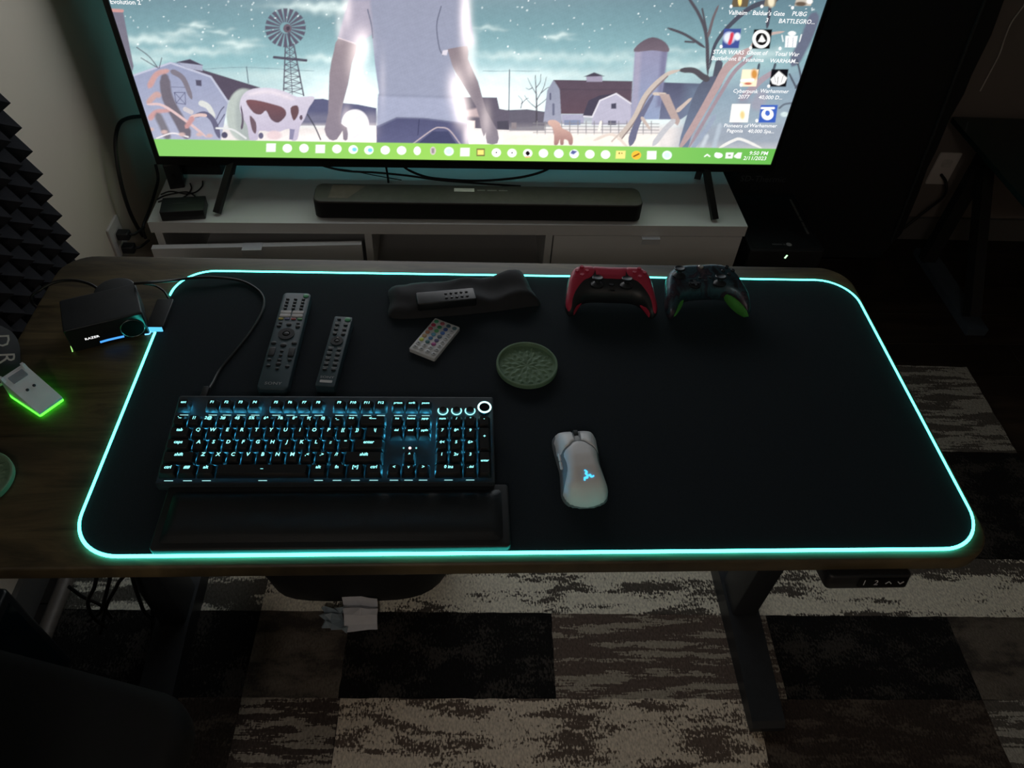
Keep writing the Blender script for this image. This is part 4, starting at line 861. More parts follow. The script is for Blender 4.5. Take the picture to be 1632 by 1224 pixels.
br = thing('streaming_remote', 'small black remote lying on the black cloth pouch', 'remote', (-0.0275, 0.9400, M+0.0135), math.radians(9.0), math.radians(-2))
MB().prism(rrect(0.0955, 0.0300, 0.0025, 3), 0.0, 0.0150, 0.0015, 0.0015).build('body', pm('stream_remote_grey', (27, 30, 33), 0.4), br)
for i in range(5):
    for j in range(2): rb(br, bm_round, 0.000+0.0085*i, -0.0055+0.011*j, 0.015, BLACK, (0.9, 0.9, 0.8))
for i in range(2): MB().box(-.001, .001, -.001, .001, 0, .0004).build('print_mark', PRT, br, (0.009+0.0085*i, -0.0055, 0.0161), smooth=False)

# ------------------------------------------------------------------ coasters
def coaster(name, label, loc, R0, petals=True):
    c = thing(name, label, 'coaster', loc, 0.3)
    G = pm('coaster_green', (104, 134, 108), 0.7, var=0.06)
    MB().lathe([(0.001, 0.0), (R0-0.003, 0.0), (R0, 0.003), (R0, 0.0095), (R0-0.001, 0.0105), (R0-0.003, 0.0105), (R0-0.0042, 0.0092), (R0-0.0046, 0.0048), (0.001, 0.0048)], 56).build('dish', G, c)
    if petals:
        for ring, (n, r0, r1, w) in enumerate(((8, 0.002, 0.018, 0.0042), (8, 0.010, 0.027, 0.0050), (16, 0.020, 0.035, 0.0042), (16, 0.030, R0-0.0055, 0.0042))):
            me_ = MB().add([(r0, 0, 0), ((r0+r1)/2, -w, 0.0002), (r1, 0, 0), ((r0+r1)/2, w, 0.0002), ((r0+r1)/2, 0, 0.0018)], [(0, 1, 4), (1, 2, 4), (2, 3, 4), (3, 0, 4)]).mesh('petal', False); me_.materials.append(G)
            for k in range(n): link('petal', me_, None, c, (0, 0, 0.0048), (0, 0, 2*math.pi*(k+0.5*(ring % 2))/n))
    return c
coaster('drink_coaster', 'round green coaster with leaf relief on the middle of the desk mat', (0.0990, 0.8065, M), 0.0475)
coaster('drink_coaster', 'round green coaster on bare wood at the left edge of the desk', (-0.6290, 0.5940, DESK_Z), 0.0465)

# ------------------------------------------------------------------ game controllers
def sym(h): return h+[(-x, y) for x, y in reversed(h) if x > 1e-6]
def pad_fn(outline, zpts, tpts):
    OP_ = np.array(outline)
    def prof(d): return math.sqrt(max(0, 1-(1-min(1, d/0.013))**2))
    def zc(y): return np.interp(y, *zpts)
    def th(y): return np.interp(y, *tpts)
    zt = lambda x, y, d: zc(y)+th(y)*prof(d)
    zb_ = lambda x, y, d: max(0.0006, zc(y)-th(y)*1.15*prof(d))
    zf = lambda x, y: zt(x, y, max(0.0, float(pdist(np.array([[x, y]]), OP_)[0])))
    return zt, zb_, zf
def stick(par, x, y, z, m1, m2):
    s = MB().lathe([(0.0105, -0.004), (0.0112, -0.0005), (0.0085, 0.002), (0.0045, 0.004), (0.0045, 0.0085), (0.0075, 0.0095)], 22).build('thumbstick', m1, par, (x, y, z), (math.radians(-12), 0, 0))
    MB().lathe([(0.0073, 0.0090), (0.0090, 0.0100), (0.0092, 0.0115), (0.0080, 0.0124), (0.0060, 0.0112), (0.0005, 0.0108)], 22).build('stick_cap', m2, s)
PADB = pm('pad_black', (34, 37, 41), 0.45); PADR = pm('pad_red', (184, 50, 76), 0.38, var=0.04)
h1 = [(0, 0.036), (0.02, 0.0365), (0.036, 0.037), (0.05, 0.0365), (0.063, 0.031), (0.071, 0.017), (0.076, -0.006), (0.0775, -0.025), (0.0725, -0.037), (0.0625, -0.0365), (0.0555, -0.024), (0.047, -0.012), (0.034, -0.0075), (0.015, -0.007), (0, -0.007)]
S1 = lambda P: [(x, y*1.32 if y > 0 else y) for x, y in P]
h1 = S1(h1); o1 = smooth_closed(sym(h1), 3)
g1 = thing('red_game_controller', 'red and black game controller left of the dark one at the mat edge', 'game controller', (0.2455, 0.9530, M), math.radians(-1.5))
zt1, zb1, zf1 = pad_fn(o1, ([-0.037, -0.008, 0.02, 0.048], [0.012, 0.0190, 0.030, 0.036]), ([-0.037, -0.01, 0.048], [0.0100, 0.0150, 0.0155]))
MB().cdt(o1, zt1, 0.0038, zb=zb1).build('body', PADB, g1, angle=60)
wing = smooth_closed([(0.0275, 0.0345), (0.040, 0.0355), (0.050, 0.0350), (0.0615, 0.0295), (0.0695, 0.016), (0.0745, -0.006), (0.0760, -0.025), (0.0720, -0.0350), (0.0675, -0.0325), (0.0650, -0.018), (0.0580, -0.002), (0.046, 0.010), (0.0345, 0.0145), (0.0275, 0.022)], 3)
wing = S1(wing)
for s_ in (1, -1):
    w_ = [(s_*x, y) for x, y in wing]
    if s_ < 0: w_ = w_[::-1]
    overlay(g1, 'shell_wing', w_, PADR, 0.0016, 0.004, 0.003, zf1)
    u_ = smooth_closed([(s_*x, y) for x, y in ((0.049, -0.0150), (0.0550, -0.0245), (0.0615, -0.0355), (0.0632, -0.0355), (0.0575, -0.0250))], 2)
    overlay(g1, 'under_shell_edge', u_ if s_ > 0 else u_[::-1], PADR, 0.0004, 0.003, 0.003, zf1)
overlay(g1, 'touchpad', smooth_closed(S1([(-0.0258, 0.0350), (0.0258, 0.0350), (0.0258, 0.0250), (0.0215, 0.0145), (0.0, 0.0135), (-0.0215, 0.0145), (-0.0258, 0.0250)][::-1]), 3), PADR, 0.0018, 0.004, 0.003, zf1)
for s_ in (-1, 1): stick(g1, s_*0.0245, 0.0065, zf1(s_*0.0245, 0.0065)+0.002, PADB, BLACK)
dbm = MB().lathe([(0.0036, -0.001), (0.0036, 0.0012), (0.0028, 0.0019), (0.0004, 0.0019)], 14).mesh('button')
for s_ in (-1, 1):
    for k in range(4):
        a = math.pi/2*k; x, y = s_*0.0485+0.0085*math.cos(a), 0.0300+0.0085*math.sin(a); rb(g1, dbm, x, y, zf1(x, y)+0.0016, PADR, name='direction_button' if s_ < 0 else 'action_button')
for y, sc_ in ((0.007, (1.3, .9, .7)), (-0.001, (1.6, .35, .7))): rb(g1, dbm, 0, y, zf1(0, y), BLACK, sc_, name='centre_button')

def iri():
    m = bpy.data.materials.new('pad_iridescent'); m.use_nodes = True; nt = m.node_tree; N = nt.nodes; L = nt.links; b = N['Principled BSDF']
    tc = N.new('ShaderNodeTexCoord'); no = N.new('ShaderNodeTexNoise'); no.inputs['Scale'].default_value = 28; no.inputs['Detail'].default_value = 3; no.inputs['Distortion'].default_value = 1.5
    rp = N.new('ShaderNodeValToRGB'); e = rp.color_ramp.elements; e.new(.5); e.new(.62)
    for i, (p, c) in enumerate(((.3, (38, 40, 46)), (.45, (62, 92, 104)), (.55, (52, 46, 60)), (.7, (96, 84, 92)))): e[i].position = p; e[i].color = lin(c)+[1]
    L.new(tc.outputs['Object'], no.inputs['Vector']); L.new(no.outputs['Fac'], rp.inputs['Fac']); L.new(rp.outputs['Color'], b.inputs['Base Color']); b.inputs['Roughness'].default_value = .35; b.inputs['Metallic'].default_value = .35
    return m
IRI = iri(); GRIP = pm('grip_green', (70, 150, 60), 0.75, bump=0.3, bscale=1500)
h2 = [(0, 0.043), (0.018, 0.0435), (0.035, 0.042), (0.052, 0.036), (0.063, 0.024), (0.070, 0.004), (0.0745, -0.018), (0.0725, -0.034), (0.064, -0.0385), (0.0555, -0.029), (0.045, -0.012), (0.030, -0.004), (0.012, -0.002), (0, -0.002)]
h2 = [(x, y*1.24 if y > 0 else y) for x, y in h2]; o2 = smooth_closed(sym(h2), 3)
g2 = thing('dark_game_controller', 'dark marbled game controller with green rear grips right of the red one', 'game controller', (0.4065, 0.9555, M), math.radians(5))
zt2, zb2, zf2 = pad_fn(o2, ([-0.037, 0.0, 0.05], [0.013, 0.026, 0.037]), ([-0.037, -0.01, 0.037], [0.0115, 0.018, 0.017]))
MB().cdt(o2, zt2, 0.0038, zb=zb2).build('body', IRI, g2, angle=60)
for s_ in (-1, 1):
    ex = np.array([0.60*s_, -0.80]); gm = MB(); R = []
    for k in range(9):
        t_ = -1+2*k/8; r_e = math.sqrt(max(0.0, 1-t_*t_)); r_e = max(r_e, 0.04)
        c_ = np.array([s_*0.0515, -0.0205])+ex*t_*(0.0275 if s_ > 0 else 0.022); nrm = np.array([-0.80*s_, -0.60]); q0 = 0.0035 if s_ > 0 else 0.0; vr = 0.0115 if s_ > 0 else 0.0038
        R.append([tuple([c_[0]+nrm[0]*(q0+0.0050*math.cos(q)*r_e), c_[1]+nrm[1]*(q0+0.0050*math.cos(q)*r_e), np.interp(c_[1], [-.04, -.005], [.0125, .022])+vr*math.sin(q)*r_e]) for q in np.linspace(0, 2*math.pi, 15)[:-1]])
    gm.rings(R).build('rear_grip', GRIP, g2)
stick(g2, -0.0440, 0.0260, zf2(-0.0440, 0.0260)+0.001, PADB, BLACK); stick(g2, 0.0225, 0.0065, zf2(0.0225, 0.0065)+0.001, PADB, BLACK)
dp = MB().lathe([(0.0105, -0.002), (0.0105, 0.001), (0.0088, 0.0018), (0.001, 0.0006)], 22).build('direction_pad', pm('dpad_gloss', (40, 42, 46), 0.25), g2, (-0.0205, 0.0065, zf2(-0.0205, 0.0065)))
MB().box(-.0022, .0022, -.0072, .0072, 0, .0030).box(-.0072, .0072, -.0022, .0022, 0, .0029).build('direction_cross', BLACK, dp, smooth=False)
for k in range(4):
    a = math.pi/2*k; x, y = 0.0435+0.0085*math.cos(a), 0.0300+0.008*math.sin(a); rb(g2, dbm, x, y, zf2(x, y)+0.0008, pm('pad_button_gloss', (48, 50, 54), 0.15), (0.95, 0.95, 1.2), name='action_button')
for x, y, sc_ in ((-0.009, 0.0180, (.7, .6, .6)), (0.009, 0.0180, (.7, .6, .6)), (0, 0.012, (.8, .5, .5))): rb(g2, dbm, x, y, zf2(x, y), BLACK, sc_, name='centre_button')
rb(g2, dbm, -0.001, 0.041, zf2(-0.001, 0.041), pm('pad_logo_metal', (190, 186, 176), 0.25, 0.6), (1.3, 1.2, 1), name='guide_button')

# ------------------------------------------------------------------ left side of the desk
am = thing('audio_amplifier', 'black desktop audio box with white lettering and glowing blue bar', 'audio box', (-0.5520, 0.8890, DESK_Z), math.radians(23.3))
AMB = pm('amp_black', (32, 37, 41), 0.5)
ab = MB().prism(rrect(0.110, 0.075, 0.004, 3), 0.003, 0.046, 0.002, 0.001).build('body', AMB, am)
MB().prism(circle(0.031, 36, 0.024, 0.033), 0.003, 0.0455, 0.003, 0.001).build('round_rear_housing', AMB, am)
MB().prism(rrect(0.106, 0.040, 0.003, 3), 0, 0.0012).build('front_panel', pm('gloss_black', (10, 10, 12), 0.15), am, (0, -0.0376, 0.0245), (math.radians(90), 0, 0))
FY = -0.0391
text('maker_name', 'RAZER', 0.0058, em('lit_lettering_white', (250, 250, 250), 1.2), am, (-0.0225, FY, 0.0230), (math.radians(90), 0, 0), bold=0.01, sx=1.15)
MB().tube([(-0.012, 0, 0), (0.0, 0, 0.0006), (0.022, 0, 0.0)], 0.0016, n=8, sub=4).build('light_bar', em('amp_bar_blue', (70, 150, 240), 1.3), am, (-0.003, FY, 0.0110))
kd = MB().tube([(0.0165*math.cos(a), 0, 0.0165*math.sin(a)) for a in np.linspace(0, 2*math.pi, 41)[:-1]], 0.0008, n=6, closed=True).build('dial_ring', pm('dial_metal', (110, 116, 122), 0.25, 0.8), am, (0.0345, FY-0.0005, 0.0225))
MB().lathe([(0.0155, 0), (0.0152, 0.0016), (0.012, 0.0022), (0.001, 0.002)], 30).build('dial', pm('dial_dark', (8, 9, 10), 0.7, spec=0.08), am, (0.0345, FY+0.001, 0.0225), (math.radians(90), 0, 0))
MB().tube([(0.047, FY, 0.0045), (0.0535, FY, 0.0035), (0.0563, -0.034, 0.0045), (0.0563, -0.030, 0.006)], 0.0011, n=6, sub=4).build('corner_light', em('amp_corner_blue', (110, 190, 250), 1.6), am)
MB().tube([(-0.0560, -0.036, 0.003), (-0.0562, -0.028, 0.008)], 0.0007, n=6).build('side_glint', em('amp_green_glint', (160, 230, 120), 1.2), am)  # green glint on the box edge, painted as a glowing sliver

dk = thing('mouse_charging_dock', 'small white wedge charging dock with green light around its base', 'charging dock', (-0.6080, 0.7420, DESK_Z), math.radians(56))
GLOWG = em('dock_green_glow', (60, 255, 40), 5.0)
MB().prism(rrect(0.0385, 0.068, 0.003, 3), 0.0002, 0.0042).build('light_base', GLOWG, dk)
DM = pm('dock_white', (228, 233, 240), 0.4, var=0.03)
def wedge(x0, x1, dz, y0=-0.034, y1=0.034): return MB().add([(x0, y0, 0.0042), (x1, y0, 0.0042), (x1, y1, 0.0042), (x0, y1, 0.0042), (x0, y0, 0.0085+dz), (x1, y0, 0.0085+dz), (x1, y1-0.006, 0.037+dz), (x0, y1-0.006, 0.037+dz), (x0, y1, 0.036+dz), (x1, y1, 0.036+dz)],
    [(0, 3, 2, 1), (4, 5, 6, 7), (7, 6, 9, 8), (0, 1, 5, 4), (2, 3, 8, 9), (1, 2, 9, 6, 5), (3, 0, 4, 7, 8)])
wedge(-0.0185, 0.0185, 0).build('body', DM, dk, smooth=False)
for s_ in (-1, 1): wedge(s_*0.0165-0.002, s_*0.0165+0.002, 0.0035, 0.004, 0.034).build('side_fin', DM, dk, smooth=False)
sl = math.atan2(0.0285, 0.062)
MB().prism(rrect(0.022, 0.012, 0.001, 2), 0, 0.0016).build('rear_rest', pm('dock_grey', (140, 148, 158), 0.5), dk, (0, 0.0205, 0.0335), (sl, 0, 0))
for s_ in (-1, 1): MB().lathe([(0.0022, 0), (0.0022, 0.001), (0.0014, 0.0018), (0.0003, 0.0018)], 12).build('charging_contact', pm('contact_dark', (70, 74, 80), 0.3, 0.6), dk, (s_*0.0052, -0.001, 0.0236), (sl, 0, 0))
e1 = atz(18, 604, DESK_Z+0.006); cable('dock_cable', [tuple(e1+np.array([-0.004, 0.004, 0.002])), tuple(atz(6, 610, DESK_Z+0.004)), tuple(atz(-30, 625, DESK_Z+0.003))], 0.0022, pm('cable_pale', (180, 190, 180), 0.5), 'pale cable running left from the white charging dock')

# black cloth with white letters over the desk's left edge
cl_prof = [(-0.045, 0.028), (-0.02, 0.034), (0.005, 0.026), (0.022, 0.012), (0.030, 0.001)]
bg = thing('lettered_pouch', 'black pouch with white brush lettering at the left edge of the desk', 'pouch', (-0.6930, 0.8050, DESK_Z), math.radians(25))
bo = smooth_closed([(0.030, -0.035), (0.036, 0.0), (0.034, 0.05), (0.016, 0.085), (-0.03, 0.09), (-0.08, 0.06), (-0.085, -0.01), (-0.06, -0.05), (-0.01, -0.055)], 4)
def bz(x, y, d): return 0.0012+0.036*min(1, d/0.045)**0.55+0.002*math.sin(70*x+40*y)
MB().cdt(bo, bz, 0.007, zb=lambda x, y, d: 0.0006).build('body', pm('pouch_black', (22, 23, 26), 0.8), bg, angle=70)
BOA = np.array(bo)
for chn, px_, py_ in (('D', 1, 541), ('R', 8, 566), ('I', 15, 588)):
    w_ = atz(px_, py_, DESK_Z+0.03)-np.array(bg.location); cA, sA = math.cos(-math.radians(25)), math.sin(-math.radians(25))
    x, y = cA*w_[0]-sA*w_[1], sA*w_[0]+cA*w_[1]; d_ = max(0.0, float(pdist(np.array([[x, y]]), BOA)[0]))
    text('letter', chn, 0.030, pm('letter_white', (205, 208, 206), 0.6), bg, (x, y, bz(x, y, d_)+0.0075), (0, math.radians(22), math.radians(-95)), shear=0.2)

# ------------------------------------------------------------------ cables on the desk
D1 = DESK_Z+0.0025
cable('keyboard_cable', [tuple(atz(214, 452, DESK_Z+0.049)), tuple(atz(240, 450, DESK_Z+0.050)), tuple(atz(275, 447, DESK_Z+0.02)), tuple(atz(305, 443, M+0.009)), tuple(atz(340, 442, M+0.0085)), tuple(atz(385, 448, M+0.003)), tuple(atz(415, 466, M+0.003)), tuple(atz(420, 490, M+0.003)), tuple(atz(402, 525, M+0.003)), tuple(atz(375, 560, M+0.003)), tuple(atz(350, 590, M+0.003)), tuple(atz(338, 612, M+0.010)), (-0.3660, 0.7195, M+0.0215)], 0.0023, RUBBER, 'black braided cable looping over the mat to the back of the keyboard')
pl = MB().prism(rrect(0.009, 0.022, 0.002, 3), 0, 0.007, 0.001).build('cable_plug', RUBBER, None, (-0.3655, 0.7330, M+0.016)); tag(pl, 'black cable plug at the back of the keyboard', 'plug')
cable('mat_cable', [tuple(atz(228, 452, DESK_Z+0.048)), tuple(atz(246, 455, DESK_Z+0.02)), tuple(atz(260, 463, DESK_Z+0.012)), tuple(atz(267, 473, DESK_Z+0.010)), (-0.4735, 0.9465, DESK_Z+0.007)], 0.0018, RUBBER, 'thin black cable from the audio box to the mat control box')
cable('amplifier_cable', [tuple(atz(164, 467, DESK_Z+0.020)), tuple(atz(146, 454, DESK_Z+0.022)), tuple(atz(120, 447, DESK_Z+0.02)), tuple(atz(90, 449, DESK_Z+0.018)), tuple(atz(64, 462, DESK_Z+0.012)), tuple(atz(50, 480, DESK_Z-0.005)), (-0.735, 1.02, DESK_Z-0.12), (-0.745, 1.03, DESK_Z-0.4)], 0.0024, RUBBER, 'black cable arching from the audio box over the desk edge by the foam')

# ------------------------------------------------------------------ on the television stand
p0 = atz(505, 350, SZ); p1 = atz(1018, 356, SZ); ctr = (p0+p1)/2; ang = math.atan2((p1-p0)[1], (p1-p0)[0])
sb = thing('soundbar', 'long black soundbar lying on the white stand below the television', 'soundbar', (ctr[0]-math.sin(ang)*0.045, ctr[1]+0.045, SZ), ang)
MB().prism(rrect(0.900, 0.0885, 0.022, 6), 0.004, 0.058, 0.003, 0.004).build('body', pm('soundbar_charcoal', (66, 64, 60), 0.6, bump=0.12, bscale=1500), sb)
gr = [(x, y) for x, y in rrect(0.9022, 0.0907, 0.023, 6)]
MB().rings([[(x, y, 0.006) for x, y in gr], [(x, y, 0.0535) for x, y in gr]], False, False).build('front_grille', pm('grille_black', (14, 15, 17), 0.8, bump=0.5, bscale=2500), sb)
for fx in (-0.35, 0.35): MB().prism(rrect(0.05, 0.05, 0.01), 0, 0.0045).build('rubber_foot', RUBBER, sb, (fx, 0, 0))
q = atz(740, 305, SZ+0.058); lx = q[0]-sb.location.x; ly = 0.020
MB().prism(rrect(0.056, 0.016, 0.001, 2), 0, 0.0004).build('label_sticker', pm('sticker_white', (214, 214, 210), 0.5), sb, (lx, ly, 0.058))
for dx, w_ in ((0.047, 0.022), (0.077, 0.026), (0.108, 0.024)): MB().prism(rrect(w_, 0.0055, 0.001, 2), 0, 0.0003).build('printed_logo', pm('print_silver', (120, 120, 118), 0.5), sb, (lx+dx, ly-0.0005, 0.058))
MB().prism([(-.412, -0.028), (-.36, -0.028), (-.315, 0.034), (-.405, 0.036)], 0, 0.0002).build('worn_patch', pm('dust_brown', (92, 84, 76), 0.8), sb, (0, 0, 0.0581))
a0 = atz(258, 354, SZ); a1 = atz(328, 350, SZ); ang = math.atan2((a1-a0)[1], (a1-a0)[0]); mid = (a0+a1)/2
sw = thing('network_switch', 'small black rectangular device at the left end of the white stand', 'device box', (mid[0]-math.sin(ang)*0.034, mid[1]+0.036, SZ), ang)
MB().prism(rrect(0.112, 0.068, 0.003, 3), 0.001, 0.029, 0.0015, 0.001).build('body', pm('device_black', (36, 37, 39), 0.5), sw)
MB().box(-.024, .012, -.001, .001, 0, 0.0003).build('printed_logo', pm('print_dim', (74, 76, 78), 0.5), sw, (-0.002, 0.004, 0.029), smooth=False)
for fx in (-.05, .05): MB().box(fx-.004, fx+.004, -.03, .03, 0, .0012).build('rubber_foot', RUBBER, sw, smooth=False)
pa = thing('power_adapter', 'boxy black power supply behind the television at the left end of the stand', 'power adapter', (-0.755, 1.990, SZ), TY)
MB().prism(rrect(0.115, 0.075, 0.004, 3), 0, 0.115, 0.003).build('body', BLACKM, pa)
MB().box(-.03, .03, -.0385, -.037, .03, .05).build('rating_label', pm('label_dark', (40, 42, 44), 0.5), pa, smooth=False)
pb = thing('plug_adapter', 'small black plug adapter tangled in cables on the stand corner', 'power adapter', (-0.812, 1.905, SZ), 0.3)
MB().prism(rrect(0.040, 0.055, 0.004, 3), 0, 0.075, 0.003).build('body', BLACK, pb); MB().box(-.004, .004, -.034, -.027, .03, .045).build('cord_relief', RUBBER, pb, smooth=False)
cz = SZ+0.003
cable('device_cable', [tuple(atz(316, 320, cz+.02)), tuple(atz(310, 312, cz+.016)), tuple(atz(298, 306, cz)), tuple(atz(280, 308, cz)), tuple(atz(262, 312, cz)), tuple(atz(250, 318, cz))], 0.0022, RUBBER, 'thin black cable leaving the back of the small device box')
cable('adapter_cable', [tuple(atz(323, 288, cz+.01)), tuple(atz(322, 297, cz)), tuple(atz(312, 306, cz+.004)), tuple(atz(296, 309, cz+.004)), tuple(atz(272, 305, cz+.004)), tuple(atz(256, 310, cz))], 0.0020, RUBBER, 'black cable curling below the boxy power supply on the stand')
cable('looped_cable', [tuple(atz(303, 292, cz+.008)), tuple(atz(305, 300, cz)), tuple(atz(300, 309, cz+.005)), tuple(atz(288, 316, cz)), tuple(atz(268, 317, cz)), tuple(atz(252, 322, cz))], 0.0020, RUBBER, 'black cable looping just behind the small device box')
# cables under the television
def tvc(pts, off): return [tuple(TV0*[1, 1, 0]+tvx*ontv(px, py, -off)[0]+tvn*off+np.array([0, 0, ontv(px, py, -off)[1]])) for px, py in pts]
cable('hdmi_cable', tvc([(470, 245), (505, 261), (548, 272), (600, 275), (650, 280), (700, 287), (760, 292), (830, 297)], 0.07), 0.0030, RUBBER, 'long black video cable sagging left to right below the television')
cable('power_lead', tvc([(630, 245), (644, 266), (670, 279), (700, 285), (760, 288), (820, 284), (860, 275), (885, 262), (900, 245)], 0.06), 0.0034, RUBBER, 'black power lead hanging in a shallow arc below the television centre')
cable('drop_cable', tvc([(611, 245), (615, 264), (618, 282), (619, 291)], 0.05), 0.0030, RUBBER, 'short black cable dropping straight down behind the soundbar')
cable('thin_lead', tvc([(488, 245), (520, 265), (560, 272), (600, 280), (640, 287)], 0.09), 0.0014, RUBBER, 'thin black lead below the left half of the television')
cable('wall_power_cord', [tuple(atx(px, py, -0.895)) for px, py in ((240, 183), (228, 185), (205, 188), (190, 198), (184, 225), (187, 260), (195, 300), (206, 335), (218, 360), (228, 376))], 0.0052, RUBBER, 'thick black power cord bowing out beside the left edge of the television')
cable('corner_cord', [tuple(atx(px, py, -0.875)) for px, py in ((248, 262), (252, 285), (246, 310), (238, 335), (228, 362), (232, 380))], 0.0042, RUBBER, 'black cord hanging down the left end of the white stand')
# wall outlet with plugs, left wall
ol = thing('wall_outlet', 'white outlet plate low on the left wall beside the television stand', 'outlet', (room_x0+0.0003, 1.700, 0.300), 0)
MB().prism(rrect(0.075, 0.118, 0.004, 3), 0, 0.006, 0.002).build('face_plate', pm('outlet_white', (206, 200, 196), 0.4, var=0.02), ol, (0, 0, 0), (math.radians(90), 0, math.radians(90)))
for zz in (0.022, -0.022):
    s_ = MB().prism(rrect(0.034, 0.028, 0.006, 4), 0, 0.002).build('socket', pm('socket_white', (190, 186, 182), 0.4), ol, (0.006, 0, zz), (math.radians(90), 0, math.radians(90)))
for zz, nm in ((0.020, 'upper'), (-0.024, 'lower')):
    k = thing('wall_plug', 'black plug in the %s socket of the left wall outlet' % nm, 'plug', (room_x0+0.0085, 1.700, 0.300+zz), 0)
    MB().prism(rrect(0.026, 0.022, 0.004, 3), 0, 0.030, 0.004).build('body', BLACK, k, (0, 0, 0), (math.radians(90), 0, math.radians(90)))
    MB().tube([(0.03, 0, 0), (0.042, 0.01, -0.002), (0.05, 0.05, -0.01)], 0.0035, n=8, sub=4).build('cord', RUBBER, k)

# ------------------------------------------------------------------ right of the television
pr = thing('network_printer', 'low black box with pale markings and green light right of the stand', 'device', (0.950, 1.900, 0), math.radians(0.5))
PB = pm('printer_black', (26, 28, 31), 0.55)
MB().prism(rrect(0.225, 0.300, 0.008, 4), 0, 0.268, 0.004).build('body', PB, pr)
MB().prism(rrect(0.200, 0.270, 0.006, 4), 0, 0.002, 0.001).build('lid', pm('printer_lid', (30, 33, 36), 0.45), pr, (0, -0.004, 0.268))
DIM = pm('print_dim2', (96, 98, 98), 0.5)
for k, (y0, l_) in enumerate(((0.112, 0.045), (0.066, 0.040), (0.030, 0.022), (0.000, 0.022), (-0.032, 0.034))): MB().prism(rrect(0.008, l_, 0.001, 2), 0, .0003).build('printed_strip', DIM, pr, (0.086, y0-0.02, 0.2702))
for k, (x0, w_, h_) in enumerate(((-0.026, 0.030, 0.006), (-0.004, 0.006, 0.006))): MB().prism(rrect(w_, h_, 0.001, 2), 0, .0003).build('printed_mark', DIM, pr, (x0+0.0, -0.122, 0.2702))
MB().prism(circle(0.0085, 18), 0, .0004).build('printed_emblem', pm('print_grey3', (150, 152, 154), 0.5), pr, (0.010, -0.122, 0.2702))
MB().box(-.0025, .0025, -.001, 0.0005, -.006, .006).build('status_light', em('status_green', (190, 255, 190), 1.5), pr, (0.0, -0.150, 0.247), (0, 0.35, 0), smooth=False)
edge = [(1640, -90), (1600, 0), (1580, 55), (1549, 118), (1536, 150), (1513, 190), (1493, 238), (1478, 268), (1465, 305), (1437, 372), (1410, 440)]
E3 = [aty(a, b_, 2.07) for a, b_ in edge]
pn = thing('covered_panel', 'tall black fabric-covered panel against the back wall right of the television', 'panel', (0, 2.06, 0))
ol_ = [(p[0], p[2]) for p in E3 if p[2] > 0.02]+[(1.46, 0.004), (0.86, 0.004), (0.86, 1.62), (1.40, 1.62)]
ol_ = ol_[::-1]
if sum(ol_[i-1][0]*ol_[i][1]-ol_[i][0]*ol_[i-1][1] for i in range(len(ol_))) < 0: ol_ = ol_[::-1]
PF = pm('panel_black_fabric', (17, 19, 21), 0.9, bump=0.2, bscale=800)
MB().prism([(x, z) for x, z in ol_], 0.0, 0.11, 0.006).build('cover', PF, pn, (0, 0.115, 0), (math.radians(90), 0, 0))
seam = [aty(a, b_, 2.062) for a, b_ in ((1585, -40), (1569, 0), (1530, 100), (1492, 200), (1453, 300), (1420, 385))]
MB().tube([(p[0], -0.001, p[2]) for p in seam], 0.005, n=8, sub=4).build('piping', pm('piping_dark', (34, 36, 38), 0.6), pn)
q = aty(1216, 285, 2.064); text('printed_name', 'SD-Thermic', 0.030, pm('print_dim3', (70, 72, 74), 0.6), pn, (q[0], 0.0015, q[2]), (math.radians(90), 0, 0))
# low table with glass top
lt = thing('side_table', 'low dark glass-topped table with black braced legs against the back wall', 'table', (2.05, 1.89, 0))
MB().prism(rrect(1.08, 0.50, 0.01, 3), 0.485, 0.500, 0.002).build('glass_top', pm('dark_glass', (24, 44, 42), 0.12, coat=0.5), lt)
for x in (-0.44, 0.44):
    MB().bar((x, 0.145, 0.026), (x, 0.145, 0.486), 0.045, 0.035).build('post', BLACKM, lt, smooth=False)
    MB().bar((x, 0.12, 0.40), (x, -0.175, 0.05), 0.035, 0.04).build('brace', BLACKM, lt, smooth=False)
    MB().bar((x+.02, 0.21, 0.014), (x+.02, -0.21, 0.014), 0.065, 0.026).build('foot_bar', pm('foot_blue_grey', (64, 74, 84), 0.45), lt, smooth=False)
    MB().bar((x, -0.2, 0.47), (x, 0.21, 0.47), 0.04, 0.03).build('top_rail', BLACKM, lt, smooth=False)
o2l = thing('wall_outlet', 'dim white outlet plate on the back wall beside the low glass table', 'outlet', tuple(aty(1503, 268, room_y1-0.0005)), 0)
MB().prism(rrect(0.075, 0.118, 0.004, 3), 0, 0.006, 0.002).build('face_plate', pm('outlet_white', (206, 200, 196), 0.4, var=0.02), o2l, (0, 0, 0), (math.radians(90), 0, 0))
MB().prism(rrect(0.034, 0.028, 0.006, 4), 0, 0.002).build('socket', pm('socket_white', (190, 186, 182), 0.4), o2l, (0, -0.006, 0.022), (math.radians(90), 0, 0))
p = np.array(o2l.location); cable('table_power_cord', [tuple(p+np.array([0, -0.008, -0.02])), tuple(p+np.array([0.0, -0.05, -0.025])), tuple(p+np.array([0.01, -0.06, -0.07])), tuple(p+np.array([-0.02, -0.05, -0.14])), tuple(p+np.array([-0.07, -0.05, -0.22])), tuple(p+np.array([-0.10, -0.05, -0.245]))], 0.005, RUBBER, 'black power cord drooping from the back wall outlet beside the table')
cable('white_wall_cable', [tuple(aty(a, b_, room_y1-0.004)) for a, b_ in ((1650, -20), (1632, 8), (1612, 36), (1601, 62), (1593, 86), (1578, 115), (1562, 145))], 0.0022, pm('cable_white', (190, 186, 180), 0.5), 'thin white cable hanging down the back wall above the low table')

